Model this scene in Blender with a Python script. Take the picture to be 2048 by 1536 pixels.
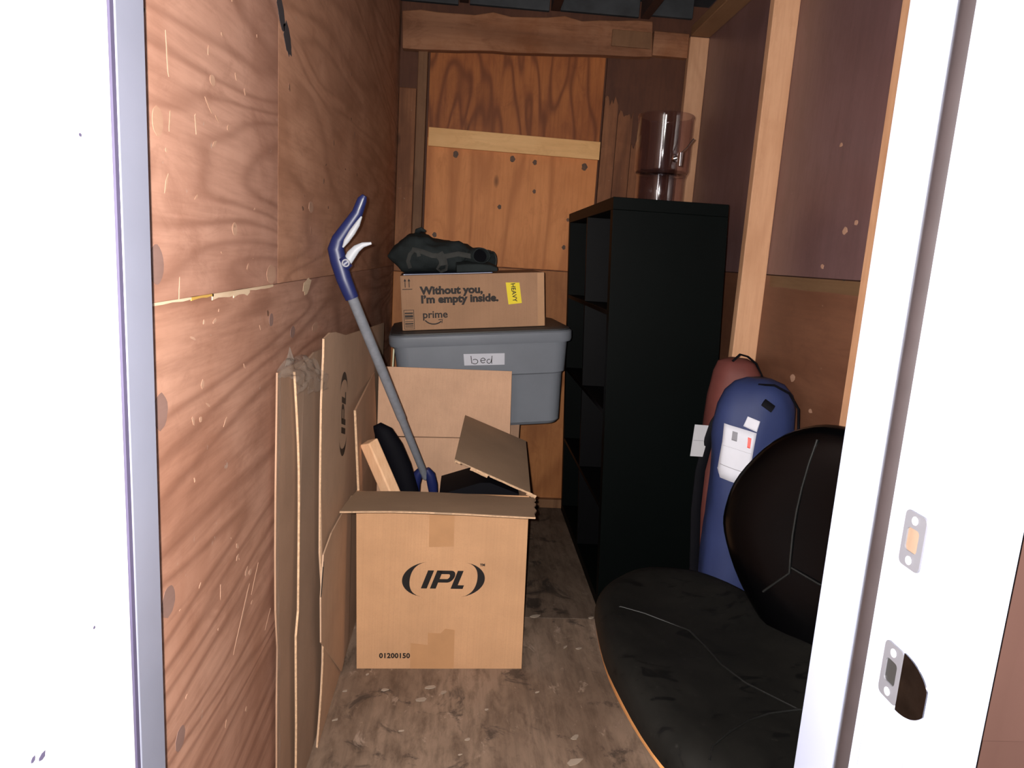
import bpy, bmesh, math, random
from mathutils import Vector, Matrix, noise

random.seed(7)
for o in list(bpy.data.objects): bpy.data.objects.remove(o)
S = bpy.context.scene
C = S.collection

# ------------------------------------------------------------------ camera, world, light, exposure
cam = bpy.data.objects.new('camera', bpy.data.cameras.new('camera')); C.objects.link(cam)
cam.data.sensor_width = 36.0; cam.data.lens = 36.0 * 1400 / 2048
cam.data.clip_start = 0.02; cam.data.clip_end = 60
R = Matrix(((0.99607, 0.05008, 0.07298), (-0.06238, -0.18223, 0.98128), (0.06244, -0.98198, -0.17839)))
cm = Matrix(((R[0][0], -R[0][1], -R[0][2]), (R[1][0], -R[1][1], -R[1][2]), (R[2][0], -R[2][1], -R[2][2]))).to_4x4()
cm.translation = (0, 0, 1.25)
cam.matrix_world = cm
S.camera = cam

W = bpy.data.worlds.new('dusk'); S.world = W; W.use_nodes = True
W.node_tree.nodes['Background'].inputs[0].default_value = (0.62, 0.68, 1.0, 1)
W.node_tree.nodes['Background'].inputs[1].default_value = 0.04

fl = bpy.data.lights.new('phone_flash', 'POINT'); fl.energy = 185; fl.color = (1.0, 0.945, 0.895)
fl.shadow_soft_size = 0.006
flo = bpy.data.objects.new('phone_flash', fl); C.objects.link(flo); flo.location = (-0.022, 0.0, 1.262)

vs = S.view_settings
vs.view_transform = 'Standard'; vs.look = 'None'; vs.exposure = 0.0; vs.gamma = 1.0; vs.use_curve_mapping = False

# ------------------------------------------------------------------ mesh helpers
class MB:
    def __init__(s): s.v = []; s.f = []
    def add(s, vs, fs):
        n = len(s.v); s.v += [tuple(p) for p in vs]; s.f += [tuple(i + n for i in f) for f in fs]; return s
    def hexa(s, p):   # 8 points: bottom 4 (ccw from above), top 4
        return s.add(p, [(3, 2, 1, 0), (4, 5, 6, 7), (0, 1, 5, 4), (1, 2, 6, 5), (2, 3, 7, 6), (3, 0, 4, 7)])
    def box(s, x0, x1, y0, y1, z0, z1):
        return s.hexa([(x0, y0, z0), (x1, y0, z0), (x1, y1, z0), (x0, y1, z0), (x0, y0, z1), (x1, y0, z1), (x1, y1, z1), (x0, y1, z1)])
    def loft(s, rings, cap0=True, cap1=True, closed=True):
        n = len(rings[0]); vs = [p for r in rings for p in r]; fs = []
        for i in range(len(rings) - 1):
            for j in range(n if closed else n - 1):
                k = (j + 1) % n; fs.append((i * n + j, i * n + k, (i + 1) * n + k, (i + 1) * n + j))
        if cap0: fs.append(tuple(range(n))[::-1])
        if cap1: fs.append(tuple((len(rings) - 1) * n + j for j in range(n)))
        return s.add(vs, fs)
    def tube(s, pts, r, n=10, flat=1.0, up=None, caps=True):
        pts = [Vector(p) for p in pts]; rings = []; u = None
        for i, p in enumerate(pts):
            t = (pts[min(i + 1, len(pts) - 1)] - pts[max(i - 1, 0)]).normalized()
            if u is None:
                u = Vector(up) if up else (Vector((0, 0, 1)) if abs(t.z) < .9 else Vector((1, 0, 0)))
            elif up: u = Vector(up)
            u = (u - t * u.dot(t)).normalized(); w = t.cross(u)
            rr = r[i] if isinstance(r, (list, tuple)) else r
            fl_ = flat[i] if isinstance(flat, (list, tuple)) else flat
            rings.append([p + (u * math.cos(a) * fl_ + w * math.sin(a)) * rr for a in [2 * math.pi * k / n for k in range(n)]])
        return s.loft(rings, caps, caps)
    def lathe(s, c, prof, n=40, closed=False):
        if closed: prof = list(prof) + [prof[0]]
        rings = [[(c[0] + r * math.cos(a), c[1] + r * math.sin(a), c[2] + z) for a in [2 * math.pi * k / n for k in range(n)]] for r, z in prof]
        return s.loft(rings, not closed, not closed)
    def prism(s, poly, fn0, fn1):   # 2D polygon mapped by two functions (front/back)
        n = len(poly); a = [fn0(*p) for p in poly]; b = [fn1(*p) for p in poly]
        return s.add(a + b, [tuple(range(n))[::-1], tuple(range(n, 2 * n))] + [(i, (i + 1) % n, n + (i + 1) % n, n + i) for i in range(n)])
    def grid(s, fn, nu, nv):
        vs = [fn(i / nu, j / nv) for i in range(nu + 1) for j in range(nv + 1)]
        fs = [(i * (nv + 1) + j, (i + 1) * (nv + 1) + j, (i + 1) * (nv + 1) + j + 1, i * (nv + 1) + j + 1) for i in range(nu) for j in range(nv)]
        return s.add(vs, fs)

WM = {}
def link(name, mb, m, parent=None, world=True, smooth=None, bevel=0, seg=2, solid=0, sub=0):
    v = mb.v
    if parent is not None and world:
        inv = WM[parent.name].inverted(); v = [inv @ Vector(p) for p in v]
    me = bpy.data.meshes.new(name); me.from_pydata([tuple(p) for p in v], [], mb.f)
    bm = bmesh.new(); bm.from_mesh(me); bmesh.ops.recalc_face_normals(bm, faces=bm.faces); bm.to_mesh(me); bm.free()
    if m is not None: me.materials.append(m)
    if smooth is not None:
        me.polygons.foreach_set('use_smooth', [True] * len(me.polygons))
        me.set_sharp_from_angle(angle=math.radians(smooth))
    o = bpy.data.objects.new(name, me); C.objects.link(o)
    if parent is not None: o.parent = parent; WM[o.name] = WM[parent.name]
    else: WM[o.name] = Matrix.Identity(4)
    if solid:
        mo = o.modifiers.new('s', 'SOLIDIFY'); mo.thickness = solid; mo.offset = 0
    if bevel:
        mo = o.modifiers.new('b', 'BEVEL'); mo.width = bevel; mo.segments = seg; mo.limit_method = 'ANGLE'; mo.angle_limit = math.radians(40)
    if sub:
        mo = o.modifiers.new('u', 'SUBSURF'); mo.levels = sub; mo.render_levels = sub
    return o
def tag(o, label, cat, group=None):
    o['label'] = label; o['category'] = cat
    if group: o['group'] = group
    return o
def thing(name, label, cat, loc=(0, 0, 0), rot=None, group=None):
    o = bpy.data.objects.new(name, None); C.objects.link(o); o.empty_display_size = .05
    M = Matrix.Translation(loc) @ (rot if rot else Matrix.Identity(4)); o.matrix_world = M; WM[o.name] = M
    return tag(o, label, cat, group)
def struct(name, mb, m, **k):
    o = link(name, mb, m, **k); o['kind'] = 'structure'; return o

# text -> flat mesh mapped on a plane
def text_mb(body, size, fn, bold=0.0, shear=0.0, spacing=1.0, sx=1.0):
    cu = bpy.data.curves.new('t', 'FONT'); cu.body = body; cu.size = size; cu.offset = bold; cu.shear = shear
    cu.space_character = spacing; cu.resolution_u = 3
    ob = bpy.data.objects.new('t', cu); C.objects.link(ob)
    dg = bpy.context.evaluated_depsgraph_get(); me = bpy.data.meshes.new_from_object(ob.evaluated_get(dg))
    mb = MB(); mb.add([fn(v.co.x * sx, v.co.y) for v in me.vertices], [tuple(p.vertices) for p in me.polygons])
    bpy.data.objects.remove(ob); bpy.data.curves.remove(cu); bpy.data.meshes.remove(me)
    return mb

# ------------------------------------------------------------------ materials
class NT:
    def __init__(s, name):
        s.m = bpy.data.materials.new(name); s.m.use_nodes = True; s.t = s.m.node_tree; s.b = s.t.nodes['Principled BSDF']
        s.co = s.t.nodes.new('ShaderNodeTexCoord').outputs['Object']
    def n(s, typ, **k):
        nd = s.t.nodes.new(typ)
        for a, b in k.items(): setattr(nd, a, b)
        return nd
    def l(s, a, b): s.t.links.new(a, b)
    def mapping(s, scale=(1, 1, 1), loc=(0, 0, 0), rot=(0, 0, 0)):
        m = s.n('ShaderNodeMapping'); s.l(s.co, m.inputs[0]); m.inputs['Scale'].default_value = scale
        m.inputs['Location'].default_value = loc; m.inputs['Rotation'].default_value = rot; return m.outputs[0]
    def noise(s, vec, sc, det=4, rough=.55, dist=0):
        nd = s.n('ShaderNodeTexNoise'); s.l(vec, nd.inputs['Vector']); nd.inputs['Scale'].default_value = sc
        nd.inputs['Detail'].default_value = det; nd.inputs['Roughness'].default_value = rough; nd.inputs['Distortion'].default_value = dist
        return nd.outputs['Fac']
    def voro(s, vec, sc):
        nd = s.n('ShaderNodeTexVoronoi'); s.l(vec, nd.inputs['Vector']); nd.inputs['Scale'].default_value = sc
        return nd.outputs['Distance']
    def math(s, op, a, b=0.0):
        nd = s.n('ShaderNodeMath', operation=op)
        for i, x in enumerate((a, b)):
            if isinstance(x, (int, float)): nd.inputs[i].default_value = x
            else: s.l(x, nd.inputs[i])
        return nd.outputs[0]
    def range(s, x, a, b, c=0., d=1.):
        nd = s.n('ShaderNodeMapRange'); s.l(x, nd.inputs[0])
        for i, q in enumerate((a, b, c, d)): nd.inputs[i + 1].default_value = q
        return nd.outputs[0]
    def mix(s, f, a, b, mode='MIX'):
        nd = s.n('ShaderNodeMix', data_type='RGBA', blend_type=mode)
        if isinstance(f, (int, float)): nd.inputs[0].default_value = f
        else: s.l(f, nd.inputs[0])
        for i, x in ((6, a), (7, b)):
            if isinstance(x, (tuple, list)): nd.inputs[i].default_value = (*x[:3], 1)
            else: s.l(x, nd.inputs[i])
        return nd.outputs[2]
    def color(s, c): 
        if isinstance(c, (tuple, list)): s.b.inputs['Base Color'].default_value = (*c[:3], 1)
        else: s.l(c, s.b.inputs['Base Color'])
    def bump(s, hgt, strength=.3, dist=.002):
        nd = s.n('ShaderNodeBump'); nd.inputs['Strength'].default_value = strength; nd.inputs['Distance'].default_value = dist
        s.l(hgt, nd.inputs['Height']); s.l(nd.outputs[0], s.b.inputs['Normal'])
    def p(s, **k):
        for a, b in k.items(): s.b.inputs[a.replace('_', ' ')].default_value = b
        return s

def wood(name, light, mid, dark, axis='z', rings=22, ringscale=1.0, grain=.5, ring=.5, blotch=.5, rough=.6, knots=0.0, spots=None, spec=.35, off=0.0, bump=.25, sq=.16, spotcol=(.4, .3, .24), mott=.5):
    t = NT(name)
    sc = {'x': (sq, 1, 1), 'y': (1, sq, 1), 'z': (1, 1, sq)}[axis]
    v = t.mapping(sc, (off, off * .7, off * 1.3))
    big = t.noise(v, 2.2 * ringscale, 2, .5, .3)
    rg = t.math('SINE', t.math('MULTIPLY', big, rings * 6.283)); rg = t.range(rg, -1, 1)
    rg = t.math('POWER', rg, 3.2)
    v2 = t.mapping({'x': (.06, 1, 1), 'y': (1, .06, 1), 'z': (1, 1, .06)}[axis], (off, off, off))
    fine = t.noise(v2, 70, 5, .65)
    blo = t.noise(t.mapping((1, 1, 1), (off, 3, off)), 3.2, 5, .6, .4)
    c = t.mix(t.range(blo, .36, .64), mid, light)
    c = t.mix(blotch, mid, c)
    mo = t.noise(t.mapping(tuple(q ** .5 for q in sc), (off, 9, off)), 15, 6, .7, .8)
    c = t.mix(t.math('MULTIPLY', t.range(mo, .50, .66), mott), c, tuple((a * .45 + b * .55) for a, b in zip(mid, dark)))
    c = t.mix(t.math('MULTIPLY', t.range(mo, .44, .34), mott * .5), c, light)
    c = t.mix(t.math('MULTIPLY', rg, ring), c, dark)
    c = t.mix(t.math('MULTIPLY', t.range(fine, .42, .72), grain), c, dark)
    if knots:
        kv = t.voro(t.mapping({'x': (.45, 1, 1), 'y': (1, .45, 1), 'z': (1, 1, .45)}[axis], (off, off + 1, off)), 5.5)
        kk = t.range(kv, .10, .05); c = t.mix(t.math('MULTIPLY', kk, knots), c, (dark[0] * .3, dark[1] * .28, dark[2] * .25))
    if spots:
        sv = t.noise(t.mapping((1, 1, 1), (1, off, 5)), 38, 3, .6); c = t.mix(t.math('MULTIPLY', t.range(sv, .71, .75), spots), c, spotcol)
    t.color(c); t.p(Roughness=rough, Specular_IOR_Level=spec)
    t.bump(t.math('ADD', t.math('MULTIPLY', fine, .6), rg), bump, .0015)
    return t.m

def plain(name, col, rough=.5, spec=.5, metal=0, var=.12, vscale=8, bump=0, bscale=200, **k):
    t = NT(name); nz = t.noise(t.mapping(), vscale, 4, .6)
    c = t.mix(t.range(nz, .3, .7), tuple(x * (1 - var) for x in col), tuple(min(1, x * (1 + var)) for x in col))
    t.color(c); t.p(Roughness=rough, Specular_IOR_Level=spec, Metallic=metal, **k)
    if bump: t.bump(t.noise(t.mapping(), bscale, 3), bump, .001)
    return t.m

def cardboard(name, col, axis=0):
    t = NT(name)
    a = t.noise(t.mapping(), 5, 5, .6); b = t.noise(t.mapping(), 260, 3, .7)
    fl_ = t.noise(t.mapping((220, 220, 1.5) if axis == 0 else (220, 1.5, 220)), 1, 1)
    c = t.mix(t.range(a, .3, .7), tuple(x * .88 for x in col), tuple(min(1, x * 1.1) for x in col))
    c = t.mix(t.math('MULTIPLY', t.range(b, .5, .75), .22), c, tuple(x * .6 for x in col))
    c = t.mix(t.math('MULTIPLY', t.range(fl_, .45, .6), .08), c, tuple(x * .6 for x in col))
    t.color(c); t.p(Roughness=.75, Specular_IOR_Level=.25); t.bump(t.math('ADD', a, fl_), .15, .0012)
    return t.m

M = {}
M['ply_left_a'] = wood('plywood_red_near', (0.4858, 0.2682, 0.192), (0.3697, 0.1856, 0.126), (0.203, 0.087, 0.054), 'y', 15, 1.6, .4, .45, 1.0, .62, 0, .7, off=.3)
M['ply_left_b'] = wood('plywood_brown_far', (0.5605, 0.297, 0.1888), (0.437, 0.2145, 0.128), (0.247, 0.1072, 0.0592), 'y', 13, 1.5, .4, .4, 1.0, .62, 0, .5, off=1.9)
M['ply_left_c'] = wood('plywood_red_low', (0.483, 0.266, 0.1856), (0.3668, 0.1792, 0.116), (0.182, 0.0742, 0.0435), 'y', 15, 1.5, .45, .5, 1.0, .6, 0, .6, off=4.2)
M['ply_scar'] = wood('torn_veneer', (0.72, 0.57, 0.405), (0.6, 0.435, 0.285), (0.45, 0.285, 0.165), 'y', 6, 2, .5, .3, .6, .8)
M['ply_scar_yellow'] = plain('torn_veneer_yellow', (.55, .33, .07), .7)
M['plug'] = wood('plug_veneer', (0.54, 0.3375, 0.24), (0.45, 0.2625, 0.177), (0.33, 0.1725, 0.108), 'y', 6, 2, .4, .3, .6, .7)
M['plug_grey'] = wood('plug_grey', (0.259, 0.1568, 0.1288), (0.217, 0.126, 0.1036), (0.168, 0.0924, 0.07), 'y', 6, 2, .3, .3, .6, .7)
M['plug_dark'] = plain('dark_nick', (.16, .075, .045), .7, var=.3, vscale=60)
M['knot'] = plain('dark_knot', (.085, .035, .014), .6, var=.5, vscale=60)
M['stain_dark'] = plain('dark_smear', (.035, .030, .034), .7)
M['ply_right_up'] = wood('plywood_dark_glossy', (0.195, 0.1118, 0.1118), (0.156, 0.0832, 0.0806), (0.0936, 0.0468, 0.0442), 'z', 6, 1, .3, .2, .9, .36, 0, .25, spec=.75, off=2.4, spotcol=(.3, .22, .2), bump=.12)
M['ply_right_low'] = wood('plywood_brown_low', (0.21, 0.0936, 0.0532), (0.1652, 0.0689, 0.0378), (0.105, 0.0403, 0.021), 'y', 6, 1, .3, .3, .9, .5, 0, .4, spec=.5, off=3.1)
M['ply_strip'] = wood('bare_strip', (.21, .125, .066), (.17, .095, .048), (.12, .063, .028), 'y', 6, 1, .5, .3, .8, .6)
M['stud'] = wood('pine_stud', (0.671, 0.3843, 0.2257), (0.5856, 0.3172, 0.1769), (0.427, 0.2074, 0.1037), 'z', 8, 1.5, .35, .3, .7, .6, .5, off=.8)
M['stud_dim'] = wood('pine_stud_rail', (.30, .165, .082), (.25, .13, .062), (.18, .082, .035), 'y', 8, 1.5, .35, .3, .7, .6, .5, off=1.4)
M['stud_old'] = wood('old_stud', (.22, .110, .052), (.175, .080, .036), (.105, .044, .018), 'z', 8, 1.5, .4, .4, .8, .65, .4, off=2.1)
M['ply_back_up'] = wood('plywood_orange_up', (0.399, 0.1296, 0.0319), (0.3277, 0.0972, 0.02204), (0.1283, 0.0288, 0.00522), 'z', 11, 2.0, .4, .75, .9, .6, .35, off=1.3, sq=.22)
M['ply_back_low'] = wood('plywood_orange_low', (0.686, 0.2695, 0.088), (0.588, 0.2145, 0.06336), (0.378, 0.1188, 0.02992), 'z', 8, 1.6, .35, .6, .9, .6, .9, off=5.7, sq=.14)
M['ply_back_base'] = wood('plywood_orange_base', (0.46, 0.185, 0.0594), (0.368, 0.135, 0.0387), (0.207, 0.064, 0.0162), 'z', 9, 1.4, .35, .5, .85, .6, .5, off=7.7, sq=.2)
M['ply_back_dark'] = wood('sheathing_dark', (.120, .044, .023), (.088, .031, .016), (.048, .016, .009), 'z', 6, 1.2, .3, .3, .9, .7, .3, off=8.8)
M['board_back'] = wood('old_red_board', (.30, .125, .055), (.20, .075, .031), (.085, .028, .012), 'z', 7, 1.4, .4, .5, 1.0, .7, .6, .5, off=6.1)
M['batten'] = wood('batten_pine', (0.896, 0.5488, 0.2464), (0.784, 0.4368, 0.1736), (0.5376, 0.2576, 0.084), 'x', 6, 1.5, .3, .35, .7, .6, .4, off=.4)
M['beam'] = wood('header_beam', (0.396, 0.1852, 0.09775), (0.264, 0.0931, 0.0323), (0.077, 0.0247, 0.0102), 'x', 3, 1.0, .3, .45, 1.0, .75, .4, off=9.3)
M['roof_grey'] = plain('roof_grey_board', (.030, .033, .038), .7, var=.4, vscale=9)
M['rafter'] = wood('dark_rafter', (.045, .018, .012), (.034, .013, .009), (.018, .008, .006), 'y', 6, 1, .3, .3, .8, .7)
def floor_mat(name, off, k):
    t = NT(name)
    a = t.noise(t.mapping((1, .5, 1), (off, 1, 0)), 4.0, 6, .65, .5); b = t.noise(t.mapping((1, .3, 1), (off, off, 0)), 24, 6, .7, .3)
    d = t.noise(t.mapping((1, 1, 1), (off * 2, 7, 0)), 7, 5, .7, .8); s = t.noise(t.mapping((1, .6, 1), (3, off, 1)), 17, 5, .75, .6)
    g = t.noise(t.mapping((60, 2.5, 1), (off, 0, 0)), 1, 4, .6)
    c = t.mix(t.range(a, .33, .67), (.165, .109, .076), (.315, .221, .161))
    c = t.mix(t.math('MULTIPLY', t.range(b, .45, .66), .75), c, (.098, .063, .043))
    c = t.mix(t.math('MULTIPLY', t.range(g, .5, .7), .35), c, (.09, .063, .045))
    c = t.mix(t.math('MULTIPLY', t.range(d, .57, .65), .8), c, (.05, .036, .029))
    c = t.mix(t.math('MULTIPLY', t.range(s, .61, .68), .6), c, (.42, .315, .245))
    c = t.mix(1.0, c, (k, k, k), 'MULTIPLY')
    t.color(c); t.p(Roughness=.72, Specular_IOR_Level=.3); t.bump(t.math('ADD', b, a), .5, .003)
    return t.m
M['floor_a'] = floor_mat('floor_worn_near', .0, 1.0); M['floor_b'] = floor_mat('floor_worn_far_shaded', 4.0, .52)  # far sheet multiplied darker: shade deeper inside is put into its colour
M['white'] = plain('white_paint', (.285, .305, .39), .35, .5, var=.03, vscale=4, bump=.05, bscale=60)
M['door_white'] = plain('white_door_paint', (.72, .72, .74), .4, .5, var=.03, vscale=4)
M['jamb_grey'] = plain('grey_jamb', (.20, .21, .27), .4, .5, var=.06, vscale=5)  # one even grey, darker than the right jamb
M['weather'] = plain('weatherstrip_vinyl', (.026, .020, .021), .38, .5, var=.08, vscale=30)
M['gap'] = plain('purple_grey_gap_and_chips', (.07, .06, .11), .6)  # dark purple for the shaded gap strip and the door's paint chips
M['steel'] = plain('satin_steel', (.15, .15, .17), .40, .5, .40, var=.05)
M['screw'] = plain('screw_zinc', (.24, .24, .26), .4)
M['hole_wood'] = wood('strike_hole_wood', (.175, .125, .09), (.15, .10, .07), (.11, .065, .04), 'z', 6, 3, .4, .3, .6, .8)
M['siding'] = plain('brown_siding', (.066, .032, .025), .7, .3, var=.06, vscale=6)
M['card'] = cardboard('cardboard_box', (0.539, 0.3055, 0.1637))
M['card_in'] = cardboard('cardboard_inside', (0.6, 0.3666, 0.238))
M['card_flat'] = cardboard('cardboard_flat', (0.3645, 0.2228, 0.1458))
M['card_flat_c'] = cardboard('cardboard_flat_outer', (.56, .37, .25))
M['card_flat_b'] = cardboard('cardboard_flat_grey', (0.351, 0.234, 0.1625))
M['card_out'] = cardboard('cardboard_shaded_flap', (0.3335, 0.2248, 0.145))  # darker copy of the carton colour, putting the flaps' shade into it
M['card_parcel'] = cardboard('cardboard_parcel', (0.396, 0.2255, 0.132), 0)
M['card_edge'] = plain('corrugated_edge', (.52, .34, .21), .8, .2, var=.25, vscale=120)
M['tape'] = plain('brown_tape', (0.46, 0.246, 0.119), .4, .4, var=.06, vscale=14)
M['ink'] = plain('black_ink', (.012, .010, .010), .6, .3)
M['ink_faded'] = plain('brown_ink', (.016, .010, .008), .6, .3)
M['black_lam'] = plain('black_laminate', (.0012, .0022, .0021), .50, .06, var=.15, vscale=3)
M['black_edge'] = plain('black_shelf_inner', (.0012, .0012, .0018), .5, .10)
M['vinyl'] = plain('black_vinyl', (.0003, .0003, .0005), .24, .24, var=.2, vscale=6, bump=.12, bscale=90)
def dusty():
    t = NT('dusty_black_vinyl'); a = t.noise(t.mapping(), 6, 6, .7, .5); b = t.noise(t.mapping(), 60, 4, .7)
    d = t.range(t.noise(t.mapping((1, 2.2, 1), (2, 1, 0)), 10, 3, .6, 1.2), .60, .65)
    c = t.mix(t.range(a, .3, .7), (.0030, .0030, .0028), (.0085, .0080, .0070)); c = t.mix(d, c, (.002, .002, .002))
    c = t.mix(t.math('MULTIPLY', t.range(b, .62, .75), .3), c, (.03, .029, .026))
    t.color(c); t.p(Roughness=.65, Specular_IOR_Level=.10); t.bump(b, .1, .001); return t.m
M['vinyl_dusty'] = dusty()
M['seam'] = plain('seam_piping', (.006, .0062, .006), .45, .25)
M['ply_edge'] = wood('bent_plywood', (.62, .30, .11), (.52, .235, .08), (.36, .14, .04), 'y', 6, 1.5, .4, .3, .6, .45)
M['chrome'] = plain('chrome', (.75, .75, .77), .12, .5, 1.0, var=.02)
M['chrome_dark'] = plain('chrome_dark_reflection', (.16, .16, .17), .18, .5, 1.0, var=.3, vscale=40)  # strike lip chrome darkened: shadow and dark reflection put into the colour
M['black_metal'] = plain('black_metal', (.02, .02, .02), .4)
M['blue_cloth'] = plain('navy_bag_cloth', (.020, .031, .098), .62, .3, var=.14, vscale=7, bump=.15, bscale=350)
M['red_cloth'] = plain('red_bag_cloth', (.125, .036, .030), .65, .3, var=.15, vscale=9, bump=.15, bscale=350)
M['strap'] = plain('black_strap', (.004, .004, .006), .7, .1)
M['paper'] = plain('white_label_paper', (.60, .61, .68), .6, .3, var=.04)
M['paper_tag'] = plain('white_tag_paper', (.45, .45, .48), .6, .3, var=.04)
M['print_grey'] = plain('grey_print', (.22, .22, .25), .6)
M['print_red'] = plain('red_print', (.85, .13, .11), .6)
M['tote'] = plain('grey_tote_plastic', (0.1823, 0.1998, 0.2322), .42, .4, var=.06, vscale=5, bump=.05, bscale=150)
M['tote_lid'] = plain('dark_grey_lid', (.045, .047, .05), .5, .4, var=.08)
M['yellow'] = plain('yellow_sticker', (.88, .70, .015), .5, .3, var=.03)
M['cloth_black'] = plain('charcoal_cloth', (0.023, 0.02875, 0.0299), .85, .2, var=.2, vscale=10, bump=.3, bscale=260)
M['cloth_strap'] = plain('charcoal_webbing', (0.05335, 0.05438, 0.0513), .8, .2, var=.15, vscale=30)
M['sleeve'] = plain('blue_plastic_sleeve', (.16, .20, .36), .25, .5)
M['navy_plastic'] = plain('navy_plastic', (0.0119, 0.01785, 0.085), .38, .45, var=.05)
M['pale_plastic'] = plain('pale_grey_plastic', (.42, .44, .48), .45, .4, var=.03)
M['pole'] = plain('painted_grey_pole', (0.188, 0.2, 0.228), .40, .4, var=.12, vscale=60)
M['pine_stick'] = wood('pine_offcut', (.90, .62, .41), (.82, .50, .29), (.60, .30, .14), 'z', 5, 3, .35, .4, .6, .6)
M['black_soft'] = plain('black_soft', (.0025, .0025, .0045), .7, .08)
M['chip_pale'] = plain('pale_chip', (.34, .27, .21), .8)
M['strip'] = plain('pale_strip', (.95, .90, .62), .6)
def glass():
    t = NT('clear_glass'); tr_ = t.n('ShaderNodeBsdfTransparent'); tr_.inputs[0].default_value = (.93, .90, .92, 1)
    gl = t.n('ShaderNodeBsdfGlossy'); gl.inputs['Roughness'].default_value = .06; gl.inputs[0].default_value = (1, 1, 1, 1)
    lw = t.n('ShaderNodeLayerWeight'); lw.inputs[0].default_value = .5; fr_ = t.n('ShaderNodeMapRange'); t.l(t.math('POWER', lw.outputs['Facing'], 4.0), fr_.inputs[0]); fr_.inputs[3].default_value = .045; fr_.inputs[4].default_value = .75; mx = t.n('ShaderNodeMixShader')
    t.l(fr_.outputs[0], mx.inputs[0]); t.l(tr_.outputs[0], mx.inputs[1]); t.l(gl.outputs[0], mx.inputs[2])
    t.l(mx.outputs[0], t.t.nodes['Material Output'].inputs[0]); return t.m
M['glass'] = glass()
def film():
    t = NT('clear_plastic_film'); t.color((.45, .38, .32)); t.p(Roughness=.12, Alpha=.24, Specular_IOR_Level=1.0)
    t.bump(t.noise(t.mapping(), 60, 4, .7, 1), .7, .004); return t.m
M['film'] = film()

# ================================================================== THE SETTING
XL, XR, YB, YF, ZC = -.35, 1.055, 3.416, .735, 2.42
# floor
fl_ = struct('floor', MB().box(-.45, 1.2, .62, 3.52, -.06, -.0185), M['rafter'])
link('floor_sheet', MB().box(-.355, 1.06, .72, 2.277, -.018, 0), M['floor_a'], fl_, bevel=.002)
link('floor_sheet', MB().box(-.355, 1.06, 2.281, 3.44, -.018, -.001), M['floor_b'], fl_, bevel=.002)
# left wall
wl = struct('wall_left', MB().box(-.46, -.3625, .70, 3.52, -.05, 2.6), M['rafter'])
link('plywood_sheet', MB().box(-.3625, XL,   .72, 1.3445, 1.1735, 2.5), M['ply_left_a'], wl, bevel=.001)
link('plywood_sheet', MB().box(-.3625, XL - .0002, 1.3449, 3.44, 1.1735, 2.5), M['ply_left_b'], wl, bevel=.001)
link('plywood_sheet', MB().box(-.3625, XL, .72, 3.44, 0, 1.1727), M['ply_left_c'], wl, bevel=.001)
def wall_patch(name, y, z, ry, rz, mat, n=14, rough=.12, x=XL, parent=None, rotd=0, th=.00015):
    rnd = random.Random(int(y * 1000 + z * 77)); ca, sa = math.cos(rotd), math.sin(rotd); poly = []
    for k in range(n):
        a = 2 * math.pi * k / n; q = 1 + rnd.uniform(-rough, rough); u, w = ry * q * math.cos(a), rz * q * math.sin(a)
        poly.append((y + u * ca - w * sa, z + u * sa + w * ca))
    d = 1 if x < 0 else -1
    return link(name, MB().prism(poly, lambda a, b: (x + d * (.0002 + th), a, b), lambda a, b: (x - d * .001, a, b)), mat, parent)
for y, z, ry, rz, m in ((.840, 1.373, .014, .016, 'plug'), (1.014, 1.456, .010, .007, 'plug'), (.827, 1.216, .019, .023, 'plug_grey'),
                        (1.300, 1.192, .030, .017, 'plug'), (.828, 1.045, .019, .022, 'plug_grey'), (1.30, 1.11, .014, .012, 'plug_grey'),
                        (1.62, 1.33, .022, .012, 'plug'), (1.10, 1.265, .011, .010, 'plug'), (1.676, 1.057, .03, .012, 'plug'), (1.46, 1.07, .02, .012, 'plug_grey'),
                        (.835, .80, .02, .02, 'plug_grey'), (1.35, .93, .016, .014, 'plug'), (.86, .59, .016, .016, 'plug_grey')):
    wall_patch('veneer_plug', y, z, ry, rz, M[m], 18, .05, XL, wl)
wall_patch('veneer_scar', 1.362, 1.650, .034, .020, M['stain_dark'], 22, .16, XL, wl, -.8)
wall_patch('veneer_scar', 1.408, 1.618, .034, .020, M['stain_dark'], 22, .18, XL, wl, -.6)
wall_patch('veneer_scar', 1.585, 1.158, .040, .014, M['ply_scar'], 12, .3, XL, wl, .25)
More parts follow.
